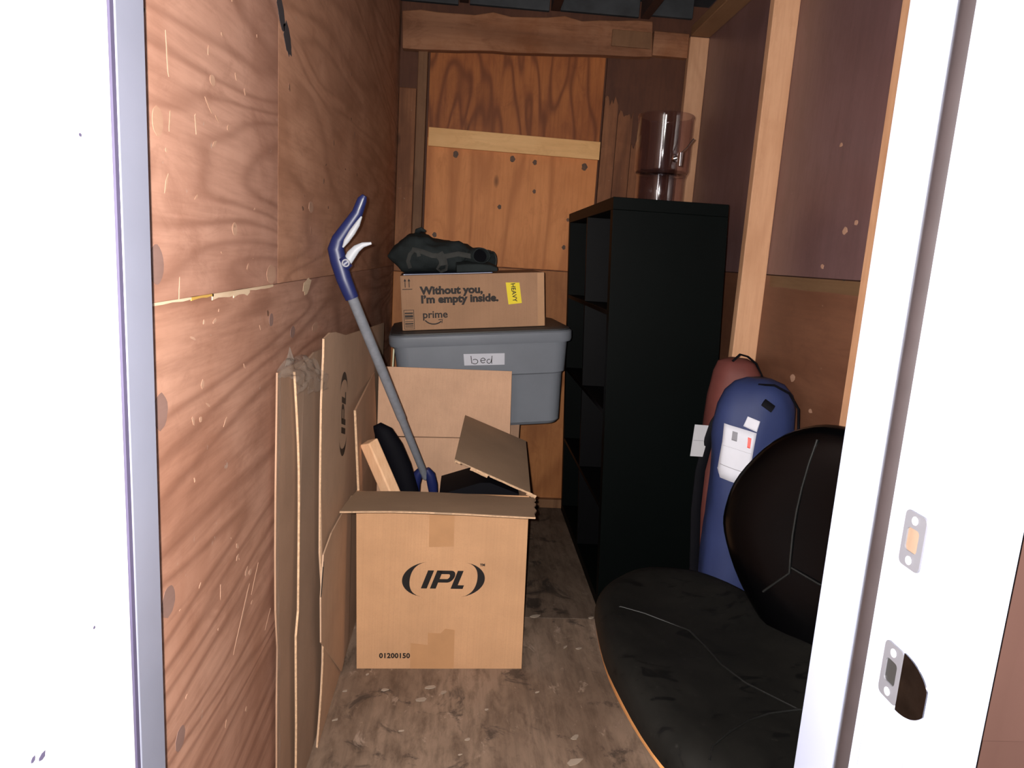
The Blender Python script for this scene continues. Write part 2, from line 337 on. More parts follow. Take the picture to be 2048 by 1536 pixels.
# torn veneer along the left seam
for y0, y1, h0, m in ((.78, .955, .004, 'ply_scar'), (.925, 1.005, .0045, 'ply_scar_yellow'), (1.0, 1.14, .008, 'ply_scar'), (1.09, 1.17, .011, 'ply_scar'), (1.15, 1.31, .0055, 'ply_scar')):
    poly = [(y0 + (y1 - y0) * i / 6, 1.1735) for i in range(7)] + [(y0 + (y1 - y0) * i / 6, 1.1735 - h0 * random.uniform(.6, 1.1)) for i in range(6, -1, -1)]
    e = .0004 if 'yellow' in m else y0 * .0004
    link('torn_veneer', MB().prism(poly, lambda a, b: (XL + .0007 + e, a, b), lambda a, b: (XL - .001, a, b)), M[m], wl)
for y, z, l, a in ((.873, 1.38, .012, 1.35), (.952, 1.39, .014, 1.75), (.89, 1.185, .012, 1.5), (1.0, 1.42, .014, -.55), (1.03, 1.41, .008, -.4), (.86, 1.31, .012, 1.1), (.93, 1.12, .010, -.3),
                   (1.12, .62, .05, .75), (1.20, .66, .03, .75), (1.28, .53, .03, .6), (1.02, .72, .012, 1.5), (.98, 1.02, .01, -.5), (1.05, .98, .012, .6), (1.2, 1.30, .006, .3), (1.0, 1.49, .006, 1.4), (.95, 1.30, .006, .5), (.87, 1.45, .02, 1.7)):
    wall_patch('scratch', y, z, l, .0016 + l * .03, M['plug'], 8, .35, XL, wl, a)

rn = random.Random(21)
for k in range(70):
    y = rn.uniform(.78, 1.25) if k % 3 else rn.uniform(1.25, 2.3); z = rn.uniform(.42, 1.72) if y < 1.27 else rn.uniform(1.06, 1.75)
    l = rn.uniform(.002, .0085) * (1.3 if k % 7 == 0 else 1)
    wall_patch('nick', y, z, l, l * rn.uniform(.25, .8), M['plug'] if k % 3 else M['plug_dark'], 7, .35, XL, wl, rn.uniform(-1.5, 1.5))

# right wall
wr = struct('wall_right', MB().box(1.0675, 1.16, .70, 3.52, -.05, 2.6), M['rafter'])
link('plywood_sheet', MB().box(XR, 1.0675, .74, 3.44, 1.246, 2.5), M['ply_right_up'], wr, bevel=.001)
link('plywood_sheet', MB().box(XR - .001, 1.0675, .74, 3.44, 0, 1.243), M['ply_right_low'], wr, bevel=.001)
poly = [(.9 + i * .1, 1.242) for i in range(16)] + [(.9 + i * .1, 1.205 + random.uniform(-.004, .004)) for i in range(15, -1, -1)]
link('torn_veneer', MB().prism(poly, lambda a, b: (XR - .002, a, b), lambda a, b: (XR, a, b)), M['ply_strip'], wr)
for y, z, r in ((2.041, 1.625, .008), (1.95, 1.38, .012), (2.141, .928, .016), (1.90, 1.40, .008), (2.0, .85, .01), (2.05, 1.28, .008)):
    wall_patch('veneer_scar', y, z, r, r * .8, M['plug'], 9, .3, XR - .001, wr)
wall_patch('veneer_scar', 1.92, 1.228, .009, .014, M['stain_dark'], 8, .3, XR - .0015, wr)
for y in (1.645, 2.437):
    link('stud', MB().box(.966, XR, y, y + .038, .02, 2.29), M['stud'], wr, bevel=.003)
link('stud', MB().box(.966, XR, 3.375, YB, .02, 2.29), M['stud'], wr, bevel=.003)
link('top_rail', MB().box(.966, XR, .74, 3.375, 2.291, 2.335), M['stud_dim'], wr, bevel=.003)
link('bottom_plate', MB().box(.966, XR, .74, 3.41, 0, .02), M['stud_old'], wr, bevel=.002)

# back wall
wb = struct('wall_back', MB().box(-.46, 1.16, 3.445, 3.52, -.05, 2.6), M['ply_back_dark'])
link('plywood_sheet', MB().box(-.212, .592, YB, 3.432, 1.197, 2.20), M['ply_back_up'], wb, bevel=.001)
lowp = link('plywood_sheet', MB().box(-.211, .590, YB - .008, YB, 1.20, 1.77), M['ply_back_low'], wb, bevel=.001)
link('plywood_sheet', MB().box(-.22, .97, YB, 3.432, .044, 1.194), M['ply_back_base'], wb, bevel=.001)
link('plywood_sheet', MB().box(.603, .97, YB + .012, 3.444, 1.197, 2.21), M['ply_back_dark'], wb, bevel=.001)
for x0, x1, zt in ((.604, .668, 2.0), (.672, .742, 1.93), (.746, .80, 1.80)):
    n = 8; tops = [(x0 + (x1 - x0) * i / n, zt + random.uniform(-.03, .03)) for i in range(n, -1, -1)]
    link('board', MB().prism([(x0, 1.197), (x1, 1.197)] + tops, lambda a, b: (a, YB + .002, b), lambda a, b: (a, YB + .012, b)), M['board_back'], wb)
link('batten', MB().hexa([(-.206, YB - .026, 1.729), (.594, YB - .026, 1.722), (.594, YB - .008, 1.722), (-.206, YB - .008, 1.729),
                          (-.206, YB - .026, 1.812), (.594, YB - .026, 1.803), (.594, YB - .008, 1.803), (-.206, YB - .008, 1.812)]), M['batten'], wb, bevel=.002)
link('stud', MB().box(-.265, -.222, YB - .025, 3.44, .044, 2.14), M['stud_old'], wb, bevel=.003)
for x, z, r in ((-.077, 1.702, .013), (.188, 1.700, .012), (.294, 1.692, .010), (.53, 1.688, .014), (.14, 1.478, .009), (-.16, 1.33, .010), (.30, 1.56, .008), (.46, 1.31, .009), (.47, 1.44, .007)):
    link('knot', MB().prism([(x + r * math.cos(k * .628) * (1 + .2 * math.sin(k * 3 + x * 40)), z + r * 1.25 * math.sin(k * .628)) for k in range(10)], lambda a, b: (a, YB - .0083, b), lambda a, b: (a, YB - .0075, b)), M['knot'], wb)
link('board', MB().box(-.348, -.270, YB, 3.44, 1.15, 1.98), M['board_back'], wb, bevel=.003)
link('board', MB().box(-.348, -.270, YB - .004, 3.44, .044, 1.148), M['ply_back_base'], wb, bevel=.003)
n = 14
bt = [(-.340 + 1.122 * i / n, 2.298 + .030 * i / n + random.uniform(-.012, .010)) for i in range(n + 1)]
bb = [(-.334 + 1.128 * i / n, 2.130 + .056 * i / n + random.uniform(-.003, .003)) for i in range(n + 1)]
link('header_beam', MB().prism(bb + bt[::-1], lambda a, b: (a, 3.36, b), lambda a, b: (a, 3.41, b)), M['beam'], wb, bevel=.004)
link('patch_block', MB().box(.60, .782, 3.352, 3.361, 2.215, 2.285), M['stud_old'], wb, bevel=.002)
link('short_block', MB().box(.80, .965, 3.39, 3.44, 2.20, 2.305), M['beam'], wb, bevel=.004)
link('bottom_plate', MB().box(-.35, .96, YB - .03, 3.44, 0, .045), M['stud_old'], wb, bevel=.003)

# ceiling: sheathing, rafters, blocking
ce = struct('ceiling', MB().box(-.46, 1.16, .60, 3.52, ZC + .045, ZC + .09), M['roof_grey'])
for i in range(14):
    y0 = .70 + i * .2; link('roof_board', MB().box(-.36, 1.06, y0, y0 + .192, ZC + .02, ZC + .0448), M['roof_grey'], ce)
for x in (-.09, .315, .72):
    link('rafter', MB().box(x, x + .040, .72, 3.345, ZC - .085, ZC + .0198), M['rafter'], ce, bevel=.002)
for x0, x1, z in ((-.35, -.095, 2.318), (-.045, .310, 2.325), (.360, .715, 2.332), (.765, .96, 2.345)):
    link('blocking', MB().box(x0, x1, 3.352, 3.375, z + .012, ZC + .019), M['roof_grey'], ce, bevel=.002)

# front wall around the doorway (inside framing and brown outside siding)
wf = struct('wall_front', MB().box(.475, 1.16, .575, .733, -.05, 2.6), M['stud_old'])
for i in range(12):
    z0 = -.05 + i * .22; link('siding_board', MB().hexa([(.476, .558, z0), (1.6, .558, z0), (1.6, .574, z0), (.476, .574, z0), (.476, .565, z0 + .219), (1.6, .565, z0 + .219), (1.6, .574, z0 + .219), (.476, .574, z0 + .219)]), M['siding'], wf)
link('header', MB().box(-.46, .475, .60, .733, 2.09, 2.6), M['stud_old'], wf)
link('corner_stud', MB().box(-.46, -.365, .60, .718, -.05, 2.6), M['stud_old'], wf)

# right door jamb (trim) with stop, weatherstrip, strikes and moulding
XJ = .430
def vprism(plan, z0=0, z1=2.06): return MB().prism(plan, lambda a, b: (a, b, z0), lambda a, b: (a, b, z1))
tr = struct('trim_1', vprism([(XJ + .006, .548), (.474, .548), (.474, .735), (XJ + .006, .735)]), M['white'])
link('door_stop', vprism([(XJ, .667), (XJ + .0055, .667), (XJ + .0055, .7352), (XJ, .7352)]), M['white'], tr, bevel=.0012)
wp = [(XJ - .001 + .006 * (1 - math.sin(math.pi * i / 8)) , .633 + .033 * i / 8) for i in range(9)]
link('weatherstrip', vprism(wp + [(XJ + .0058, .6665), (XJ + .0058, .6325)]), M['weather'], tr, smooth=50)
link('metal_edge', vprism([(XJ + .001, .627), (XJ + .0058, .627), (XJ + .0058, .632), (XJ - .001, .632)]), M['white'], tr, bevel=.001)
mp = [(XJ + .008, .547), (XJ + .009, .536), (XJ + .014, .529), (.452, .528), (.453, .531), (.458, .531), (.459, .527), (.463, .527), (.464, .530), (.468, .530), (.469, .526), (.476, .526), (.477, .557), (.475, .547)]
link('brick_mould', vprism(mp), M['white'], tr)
link('groove_line', vprism([(XJ + .0052, .5615), (XJ + .006, .5615), (XJ + .006, .5655), (XJ + .0052, .5655)]), M['jamb_grey'], tr)  # thin grey strip drawn in for the shaded groove beside the moulding
def roundrect(y0, y1, z0, z1, r, n=5):
    out = []
    for cy, cz, a0 in ((y1 - r, z1 - r, 0), (y0 + r, z1 - r, 90), (y0 + r, z0 + r, 180), (y1 - r, z0 + r, 270)):
        for k in range(n + 1):
            a = math.radians(a0 + 90 * k / n); out.append((cy + r * math.cos(a), cz + r * math.sin(a)))
    return out
def ring_plate(outer, inner, x0, x1):
    n = len(outer); mb = MB(); vs = [(x0, a, b) for a, b in outer] + [(x0, a, b) for a, b in inner] + [(x1, a, b) for a, b in outer] + [(x1, a, b) for a, b in inner]
    fs = []
    for i in range(n):
        j = (i + 1) % n; fs += [(i, j, n + j, n + i), (2 * n + i, 3 * n + i, 3 * n + j, 2 * n + j), (i, 2 * n + i, 2 * n + j, j), (n + i, n + j, 3 * n + j, 3 * n + i)]
    return mb.add(vs, fs)
XP = XJ + .0042
def strike(yc, zc, hy, hz, lip):
    p = link('strike_plate', ring_plate(roundrect(yc - hy, yc + hy, zc - hz, zc + hz, .006), roundrect(yc - hy * .52, yc + hy * .62, zc - hz * .42, zc + hz * .42, .004), XP, XJ + .0062), M['steel'], tr)
    link('latch_hole' if not lip else 'latch_opening', MB().prism(roundrect(yc - hy * .53, yc + hy * .63, zc - hz * .43, zc + hz * .43, .004), lambda a, b: (XJ + .0056, a, b), lambda a, b: (XJ + .0060, a, b)), M['hole_wood'] if not lip else M['black_metal'], p)
    for s in (-1, 1):
        sc_ = MB().prism([(yc + .0045 * math.cos(a * .5236), zc + s * hz * .72 + .0045 * math.sin(a * .5236)) for a in range(12)], lambda a, b: (XP - .0012, a, b), lambda a, b: (XP, a, b))
        link('screw', sc_, M['screw'], p, bevel=.0006)
    if lip:
        n = 14; mb = MB()
        rows = []
        for i in range(n + 1):
            f = i / n; y = yc - hy - .036 * f; x = XP - .0004 + .0010 * f * f; w = hz * 1.05 * math.sqrt(1 - .82 * f * f)
            rows.append([(x, y, zc - w), (x, y, zc + w), (x + .0014, y, zc + w), (x + .0014, y, zc - w)])
        mb.loft(rows); link('strike_lip', mb, M['chrome_dark'], p, smooth=40)
    return p
strike(.601, 1.009, .0155, .0275, False)
strike(.599, .873, .0150, .0285, True)
# left jamb and open door
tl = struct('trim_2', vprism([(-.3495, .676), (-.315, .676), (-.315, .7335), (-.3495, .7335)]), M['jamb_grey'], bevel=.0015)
link('gap_strip', vprism([(-.3495, .6685), (-.3158, .6685), (-.3158, .6755), (-.3495, .6755)]), M['gap'], tl)  # dark strip colours in the shaded gap between jamb and door
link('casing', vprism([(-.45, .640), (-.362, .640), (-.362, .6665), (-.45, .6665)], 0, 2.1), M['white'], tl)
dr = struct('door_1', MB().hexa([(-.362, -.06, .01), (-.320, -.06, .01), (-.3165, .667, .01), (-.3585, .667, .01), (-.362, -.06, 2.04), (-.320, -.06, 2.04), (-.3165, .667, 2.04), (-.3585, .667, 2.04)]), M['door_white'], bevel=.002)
for z in (.30, 1.02, 1.80):
    mb = MB(); mb.tube([(-.3640, .6720, z - .045), (-.3640, .6720, z + .045)], .005, 10); link('hinge', mb, M['white'], dr, smooth=40)
link('door_knob', MB().lathe((-.296, .015, .93), [(.001, -.026), (.016, -.024), (.026, -.010), (.027, .006), (.020, .020), (.001, .026)], 20), M['steel'], dr, smooth=60)
for y, z, l in ((.614, 1.325, .003), (.517, .836, .006), (.505, .842, .005), (.60, .90, .003)):
    poly = [(y + l * q * math.cos(a), z + .5 * l * math.sin(a)) for a, q in [(k * .9, random.uniform(.5, 1)) for k in range(7)]]
    link('paint_chip', MB().prism(poly, lambda a, b: (-.3162 - (.667 - a) * .0048, a, b), lambda a, b: (-.3175 - (.667 - a) * .0048, a, b)), M['gap'], dr)

# ================================================================== BLACK CUBE SHELF
SX, SY0, SY1, SH, SD = .540, 2.345, 3.365, 1.465, .39
t = thing('cube_shelf', 'tall black cube shelving unit with open compartments facing left against right wall', 'shelf', (SX + .2, (SY0 + SY1) / 2, 0))
def sh(mb):   # the unit is racked a little to the left
    mb.v = [(x - .049 * z, y, z) for x, y, z in mb.v]; return mb
T = .040
link('side_panel', sh(MB().box(SX, SX + SD, SY0, SY0 + T, 0, SH - T)), M['black_lam'], t, bevel=.0015)
link('side_panel', sh(MB().box(SX, SX + SD, SY1 - T, SY1, 0, SH - T)), M['black_lam'], t, bevel=.0015)
link('top_panel', sh(MB().box(SX, SX + SD, SY0, SY1, SH - T, SH)), M['black_lam'], t, bevel=.0015)
link('bottom_panel', sh(MB().box(SX, SX + SD, SY0 + T, SY1 - T, 0, T)), M['black_lam'], t, bevel=.0015)
cell = (SH - 2 * T - 3 * .016) / 4
for k in range(3):
    z = T + (k + 1) * cell + k * .016; link('shelf_board', sh(MB().box(SX + .001, SX + SD - .001, SY0 + T, SY1 - T, z, z + .016)), M['black_edge'], t, bevel=.001)
ym = (SY0 + SY1) / 2
for k in range(4):
    z = T + k * (cell + .016); link('divider', sh(MB().box(SX + .001, SX + SD - .001, ym - .008, ym + .008, z + .0005, z + cell - .0005)), M['black_edge'], t, bevel=.001)

# ================================================================== GLASS DRINK DISPENSER
JX, JY, JZ = .685, 2.60, SH + .0005
t = thing('drink_dispenser', 'clear glass drink dispenser jar with metal tap on the black shelf', 'jar', (JX, JY, JZ))
g = .0045
link('glass_stand', MB().lathe((JX, JY, JZ), [(.086, 0), (.086, .10), (.090, .108), (.090 - g, .108), (.086 - g, .098), (.086 - g, 0)], 48, closed=True), M['glass'], t, smooth=40)
r = .097
jp = [(.001, .1085), (.084, .1085), (.093, .114), (r, .124), (r, .300), (r + .003, .308), (r + .001, .314), (r - g, .312), (r - g, .126), (.090, .120), (.001, .118)]
link('glass_jar', MB().lathe((JX, JY, JZ), jp, 56), M['glass'], t, smooth=40)
d = Vector((.22, -1, 0)).normalized(); s0 = Vector((JX, JY, JZ + .158)) + d * (r + .0005)
mb = MB(); mb.tube([s0, s0 + d * .012], [.014, .014], 14); mb.tube([s0 + d * .012, s0 + d * .042], [.0075, .0075], 12)
mb.tube([s0 + d * .036 + Vector((0, 0, .014)), s0 + d * .036 + Vector((0, 0, -.030))], [.010, .008], 12)
sp = link('tap', mb, M['chrome'], t, smooth=40)
mb = MB(); mb.tube([s0 + d * .036 + Vector((0, 0, .012)), s0 + d * .036 + Vector((.018, 0, .030)), s0 + d * .036 + Vector((.040, 0, .062))], [.004, .0035, .005], 10, .6)
link('tap_lever', mb, M['chrome'], sp, smooth=40)

# ================================================================== FOLDING CHAIR BAGS
def bag(name, label, cat, c, prof, mat, seed, sq=.82, lean=(0, 0)):
    t = thing(name, label, cat, (c[0], c[1], 0)); mb = MB(); rings = []; n = 36
    zs = []; 
    for (za, ra, xa), (zb, rb, xb) in zip(prof, prof[1:]):
        k = max(1, int((zb - za) / .03))
        for i in range(k): f = i / k; zs.append((za + (zb - za) * f, ra + (rb - ra) * f, xa + (xb - xa) * f))
    zs.append(prof[-1])
    for z, r_, dx in zs:
        ring = []
        for j in range(n):
            a = 2 * math.pi * j / n; p = Vector((math.cos(a), math.sin(a), 0))
            q = noise.noise(Vector((math.cos(a) * 1.6 + seed, math.sin(a) * 1.6, z * 4))) * .10 + noise.noise(Vector((math.cos(a) * 4 + seed, math.sin(a) * 4, z * 11))) * .045
            q += .035 * math.sin(3 * a + z * 3 + seed)
            rr = r_ * (1 + q)
            ring.append((c[0] + dx + lean[0] * z + rr * math.cos(a), c[1] + lean[1] * z + rr * sq * math.sin(a), z + .004 * noise.noise(Vector((a, z * 9, seed)))))
        rings.append(ring)
    mb.loft(rings); o = link('bag_body', mb, mat, t, smooth=60); return t
tr_ = bag('camp_chair_bag', 'dull red fabric carry bag standing upright behind the blue bag', 'bag', (.920, 2.235),
          [(.004, .060, 0), (.02, .088, 0), (.30, .092, 0), (.70, .092, -.004), (.84, .090, -.004), (.92, .078, -.006), (.955, .060, -.014), (.968, .030, -.012)], M['red_cloth'], 3.3)
mb = MB(); mb.tube([(.876, 2.20, .962), (.90, 2.205, .985), (.93, 2.215, .978), (.965, 2.225, .955), (1.0, 2.23, .90), (1.018, 2.24, .80)], .006, 8, .5); link('carry_strap', mb, M['strap'], tr_, smooth=50)
mb = MB(); mb.tube([(.846, 2.158, .80), (.822, 2.150, .765), (.806, 2.152, .70), (.796, 2.162, .60), (.800, 2.172, .46), (.816, 2.178, .30), (.822, 2.18, .24)], .017, 10, .35, up=(0, -1, 0)); link('side_strap', mb, M['strap'], tr_, smooth=50)
tg = link('care_tag', MB().hexa([(.752, 2.148, .652), (.793, 2.146, .652), (.793, 2.1465, .652), (.752, 2.1485, .652), (.757, 2.150, .757), (.812, 2.152, .755), (.812, 2.1525, .755), (.757, 2.1505, .757)]), M['paper_tag'], tr_)
tg['label'] = 'white care tag'
link('printed_line', MB().box(.757, .790, 2.1462, 2.1466, .7045, .7062), M['print_grey'], tg)
tb = bag('camp_chair_bag', 'navy blue fabric carry bag with a white label, standing behind the black chair', 'bag', (.882, 1.995),
         [(.004, .075, 0), (.03, .108, 0), (.30, .115, 0), (.60, .116, 0), (.80, .119, 0), (.86, .113, .002), (.90, .098, .004), (.928, .072, .004), (.942, .036, .0)], M['blue_cloth'], 8.1, .80)
mb = MB(); mb.tube([(.862, 1.952, .930), (.90, 1.93, .934), (.94, 1.915, .915), (.972, 1.912, .87), (.984, 1.918, .80), (.986, 1.922, .70), (.984, 1.925, .60)], .007, 8, .5); link('carry_strap', mb, M['strap'], tb, smooth=50)
mb = MB(); mb.tube([(.862, 1.904, .888), (.890, 1.898, .870)], .012, 10, .35, up=(0, -1, .4)); link('cord_lock', mb, M['strap'], tb, smooth=50)
def onbag(x, z, off=.0012):
    best = None
    for k in range(181):
        a = math.pi + math.pi * k / 180
        q = noise.noise(Vector((math.cos(a) * 1.6 + 8.1, math.sin(a) * 1.6, z * 4))) * .10 + noise.noise(Vector((math.cos(a) * 4 + 8.1, math.sin(a) * 4, z * 11))) * .045 + .035 * math.sin(3 * a + z * 3 + 8.1)
        rr_ = (.116 + max(0, min(.003, (z - .6) * .015))) * (1 + q); e = abs(.882 + rr_ * math.cos(a) - x)
        if best is None or e < best[0]: best = (e, 1.995 + rr_ * .80 * math.sin(a))
    return best[1] - off + .003
def bagpatch(name, poly, off, mat, par):
    mb = MB(); nx = 10
    (xa, za), (xb, zb), (xc, zc), (xd, zd) = poly     # top-left, top-right, bottom-right, bottom-left
    def fn(u, v):
        x = (xa * (1 - u) + xb * u) * (1 - v) + (xd * (1 - u) + xc * u) * v; z = (za * (1 - u) + zb * u) * (1 - v) + (zd * (1 - u) + zc * u) * v
        return (x, onbag(x, z, off), z)
    mb.grid(fn, nx, 6); return link(name, mb, mat, par, smooth=60, solid=.0006)
lb = bagpatch('label', [(.7715, .812), (.852, .797), (.846, .634), (.770, .650)], .005, M['paper'], tb); lb['label'] = 'white printed label'
bagpatch('label_tab', [(.826, .842), (.858, .832), (.852, .800), (.818, .812)], .0055, M['paper'], tb)
bagpatch('label_picture', [(.792, .794), (.806, .791), (.806, .764), (.792, .767)], .0065, M['print_grey'], lb)
bagpatch('red_mark', [(.832, .782), (.840, .780), (.8395, .750), (.832, .752)], .0065, M['print_red'], lb)
bagpatch('printed_line', [(.7735, .690), (.833, .677), (.833, .6755), (.7735, .6885)], .0065, M['print_grey'], lb)
bagpatch('printed_line', [(.7735, .748), (.845, .735), (.845, .7345), (.7735, .7475)], .0065, M['print_grey'], lb)

# ================================================================== BLACK LOUNGE CHAIR
t = thing('lounge_chair', 'black padded chair with round dusty seat and bent plywood shell beside the doorway', 'chair', (.62, 1.32, 0))
outl = [(.345, 1.50), (.362, 1.59), (.42, 1.69), (.50, 1.750), (.60, 1.755), (.68, 1.725), (.765, 1.60), (.83, 1.42), (.868, 1.2), (.85, 1.02), (.77, .91), (.62, .86), (.49, .90), (.405, 1.00), (.362, 1.13), (.338, 1.32)]
def catmull(P, k=4):
    n = len(P); out = []
    for i in range(n):
        p0, p1, p2, p3 = [Vector(P[(i + q) % n]) for q in (-1, 0, 1, 2)]
        for j in range(k):
            f = j / k; out.append(.5 * ((2 * p1) + (p2 - p0) * f + (2 * p0 - 5 * p1 + 4 * p2 - p3) * f * f + (3 * p1 - p0 - 3 * p2 + p3) * f ** 3))
    return out
oc = catmull(outl); cen = Vector((.60, 1.33))
def seat_ring(s, z, wob=0): return [(cen.x + (p.x - cen.x) * s, cen.y + (p.y - cen.y) * s, z) for p in oc]
def seat_top(x, y):   # height of the seat surface, dished with raised front
    p = Vector((x, y)) - cen; return p.length
rings = []
for s, z in ((.90, .385), (.965, .388), (.995, .400), (1.0, .418), (.99, .436), (.95, .450), (.87, .458), (.75, .456), (.60, .450), (.42, .443), (.22, .438), (.06, .436)):
    rings.append([(x, y, zz + .010 * noise.noise(Vector((x * 5, y * 5, 3)))) for x, y, zz in seat_ring(s, z)])
st = link('seat_cushion', MB().loft(rings), M['vinyl_dusty'], t, smooth=60)
def seam_on(pts, name, r_=.0022, dz=.003):
    mb = MB(); q = []
    for (x, y) in pts:
        p = Vector((x, y)) - cen; L = p.length; a = math.atan2(p.y, p.x)
        best = min(oc, key=lambda o: abs(math.atan2(math.sin(math.atan2(o.y - cen.y, o.x - cen.x) - a), math.cos(math.atan2(o.y - cen.y, o.x - cen.x) - a))))
        s = L / (best - cen).length; tab = [(0, .436), (.22, .438), (.42, .443), (.60, .450), (.75, .456), (.87, .458), (.95, .450), (.99, .436), (1.02, .418)]
        z = .418
        for (sa, za), (sb, zb) in zip(tab, tab[1:]):
            if sa <= s <= sb: z = za + (zb - za) * (s - sa) / (sb - sa)
        q.append((x, y, z + .010 * noise.noise(Vector((x * 5, y * 5, 3))) + dz - .0025))
    mb.tube(q, r_, 8); return link(name, mb, M['seam'], st, smooth=50)
seam_on([(.352, 1.505), (.40, 1.503), (.455, 1.492), (.507, 1.465), (.546, 1.436), (.561, 1.373), (.572, 1.302), (.60, 1.24), (.666, 1.15)], 'seam')
seam_on([(.44, 1.00), (.455, 1.03), (.503, 1.076), (.556, 1.118), (.603, 1.14), (.666, 1.15), (.74, 1.13), (.80, 1.10)], 'seam')
shell = MB().loft([seat_ring(.55, .352), seat_ring(.80, .360), seat_ring(.945, .374), seat_ring(.980, .384), seat_ring(.976, .396), seat_ring(.93, .387), seat_ring(.78, .372), seat_ring(.55, .364)])
link('seat_shell', shell, M['ply_edge'], t, smooth=50)
# backrest: padded rounded shield, leaning back, turned towards the doorway
bc = Vector((.846, 1.414, .674)); yaw = math.radians(-51); u_ = Vector((math.cos(yaw), math.sin(yaw), 0)); nrm = Vector((math.sin(yaw), -math.cos(yaw), 0)); w_ = (Vector((0, 0, 1)) - nrm * .10).normalized()
bo = catmull([(-.255, .02), (-.248, -.05), (-.19, -.155), (-.10, -.245), (0, -.285), (.10, -.245), (.19, -.155), (.248, -.05), (.255, .02), (.235, .10), (.17, .195), (.085, .248), (0, .258), (-.085, .248), (-.17, .195), (-.235, .10)])
def bp(s, dpt):
    return [bc + u_ * (p.x * s) + w_ * (p.y * s) + nrm * (dpt + .10 * (p.x * s) ** 2 * 2.2) for p in bo]
bk = link('backrest_cushion', MB().loft([bp(.93, -.012), bp(.985, -.006), bp(1.0, .010), bp(.985, .028), bp(.93, .042), bp(.82, .050), bp(.62, .050), bp(.40, .045), bp(.18, .042), bp(.04, .041)]), M['vinyl'], t, smooth=60)
link('backrest_shell', MB().loft([bp(.10, -.026), bp(.80, -.026), bp(.955, -.022), bp(.955, -.010), bp(.80, -.0135), bp(.10, -.0135)]), M['ply_edge'], t, smooth=50)
def bk_pt(a, b):
    s = min(1.0, max(abs(a) / .25, abs(b) / .27)); dd = .0445 + .006 * min(1, s / .6) if s < .8 else .051 - (s - .8) * .06
    return bc + u_ * a + w_ * b + nrm * (dd + .22 * a * a)
mb = MB(); mb.tube([bk_pt(-.062 - .016 * math.cos(k * .5 - 1.6), .225 - .056 * k) for k in range(6)] + [bk_pt(-.068, -.085), bk_pt(-.092, -.115), bk_pt(-.118, -.148)], .003, 8); link('seam', mb, M['seam'], bk, smooth=50)
mb = MB(); mb.tube([bk_pt(-.066, -.072), bk_pt(0, -.085), bk_pt(.10, -.070)], .003, 8); link('seam', mb, M['seam'], bk, smooth=50)
# bracket joining back to seat, swivel base
mb = MB(); mb.tube([(.70, 1.30, .350), (.82, 1.38, .350), (.880, 1.42, .372), (.895, 1.44, .44), (.872, 1.448, .62)], .032, 10, .22, up=(-.6, -.45, .6)); link('back_bracket', mb, M['black_metal'], t, smooth=50)
mb = MB(); mb.tube([(.62, 1.32, .05), (.62, 1.32, .354)], .028, 16); link('pedestal', mb, M['black_metal'], t, smooth=50)
for k in range(4):
    a = math.pi / 4 + k * math.pi / 2; mb = MB(); mb.tube([(.62 + .02 * math.cos(a), 1.32 + .02 * math.sin(a), .060), (.62 + .24 * math.cos(a), 1.32 + .24 * math.sin(a), .018)], [.022, .015], 10, .7); link('leg', mb, M['black_metal'], t, smooth=50)

# ================================================================== OPEN CARDBOARD BOX (foreground)
A0, B0 = Vector((-.270, 1.945)), Vector((.231, 1.962)); ux = (B0 - A0).normalized(); uy = Vector((-ux.y, ux.x)); WBX, DB, HB, TH = (B0 - A0).length, .585, .560, .006
t = thing('cardboard_box', 'open brown carton with black lettering and raised flaps on the floor', 'box', (A0.x + ux.x * WBX / 2 + uy.x * DB / 2, A0.y + ux.y * WBX / 2 + uy.y * DB / 2, 0))
def bx(a, b, z):   # a along the front, b into depth; the walls lean a little left with height
    zl = z * .024 if z < .6 else z * .024
    p = A0 + ux * (a - zl) + uy * b; return (p.x, p.y, z)
def panel(name, pts, th, mat, par=None, dirv=None, edge=True, **k):
    # quad panel (4 corner points) with thickness along dirv
    d_ = Vector(dirv) * th; q = [Vector(p) for p in pts]
    return link(name, MB().hexa([q[0], q[1], q[2], q[3], q[0] + d_, q[1] + d_, q[2] + d_, q[3] + d_]), mat, par or t, **k)
U3, V3 = (ux.x, ux.y, 0), (uy.x, uy.y, 0)
fr = panel('front_panel', [bx(0, 0, .001), bx(WBX, 0, .001), bx(WBX, 0, HB), bx(0, 0, HB)], TH, M['card'], dirv=V3)
panel('back_panel', [bx(0, DB - TH, .001), bx(WBX, DB - TH, .001), bx(WBX, DB - TH, HB + .018), bx(0, DB - TH, HB + .008)], TH, M['card_in'], dirv=V3)
panel('side_panel', [bx(0, TH, .001), bx(0, DB - TH, .001), bx(0, DB - TH, HB), bx(0, TH, HB)], TH, M['card_in'], dirv=U3)
panel('side_panel', [bx(WBX - TH, TH, .001), bx(WBX - TH, DB - TH, .001), bx(WBX - TH, DB - TH, HB + .01), bx(WBX - TH, TH, HB)], TH, M['card_in'], dirv=U3)
panel('bottom_panel', [bx(TH, TH, .002), bx(WBX - TH, TH, .002), bx(WBX - TH, DB - TH, .002), bx(TH, DB - TH, .002)], TH, M['card_in'], dirv=(0, 0, 1))
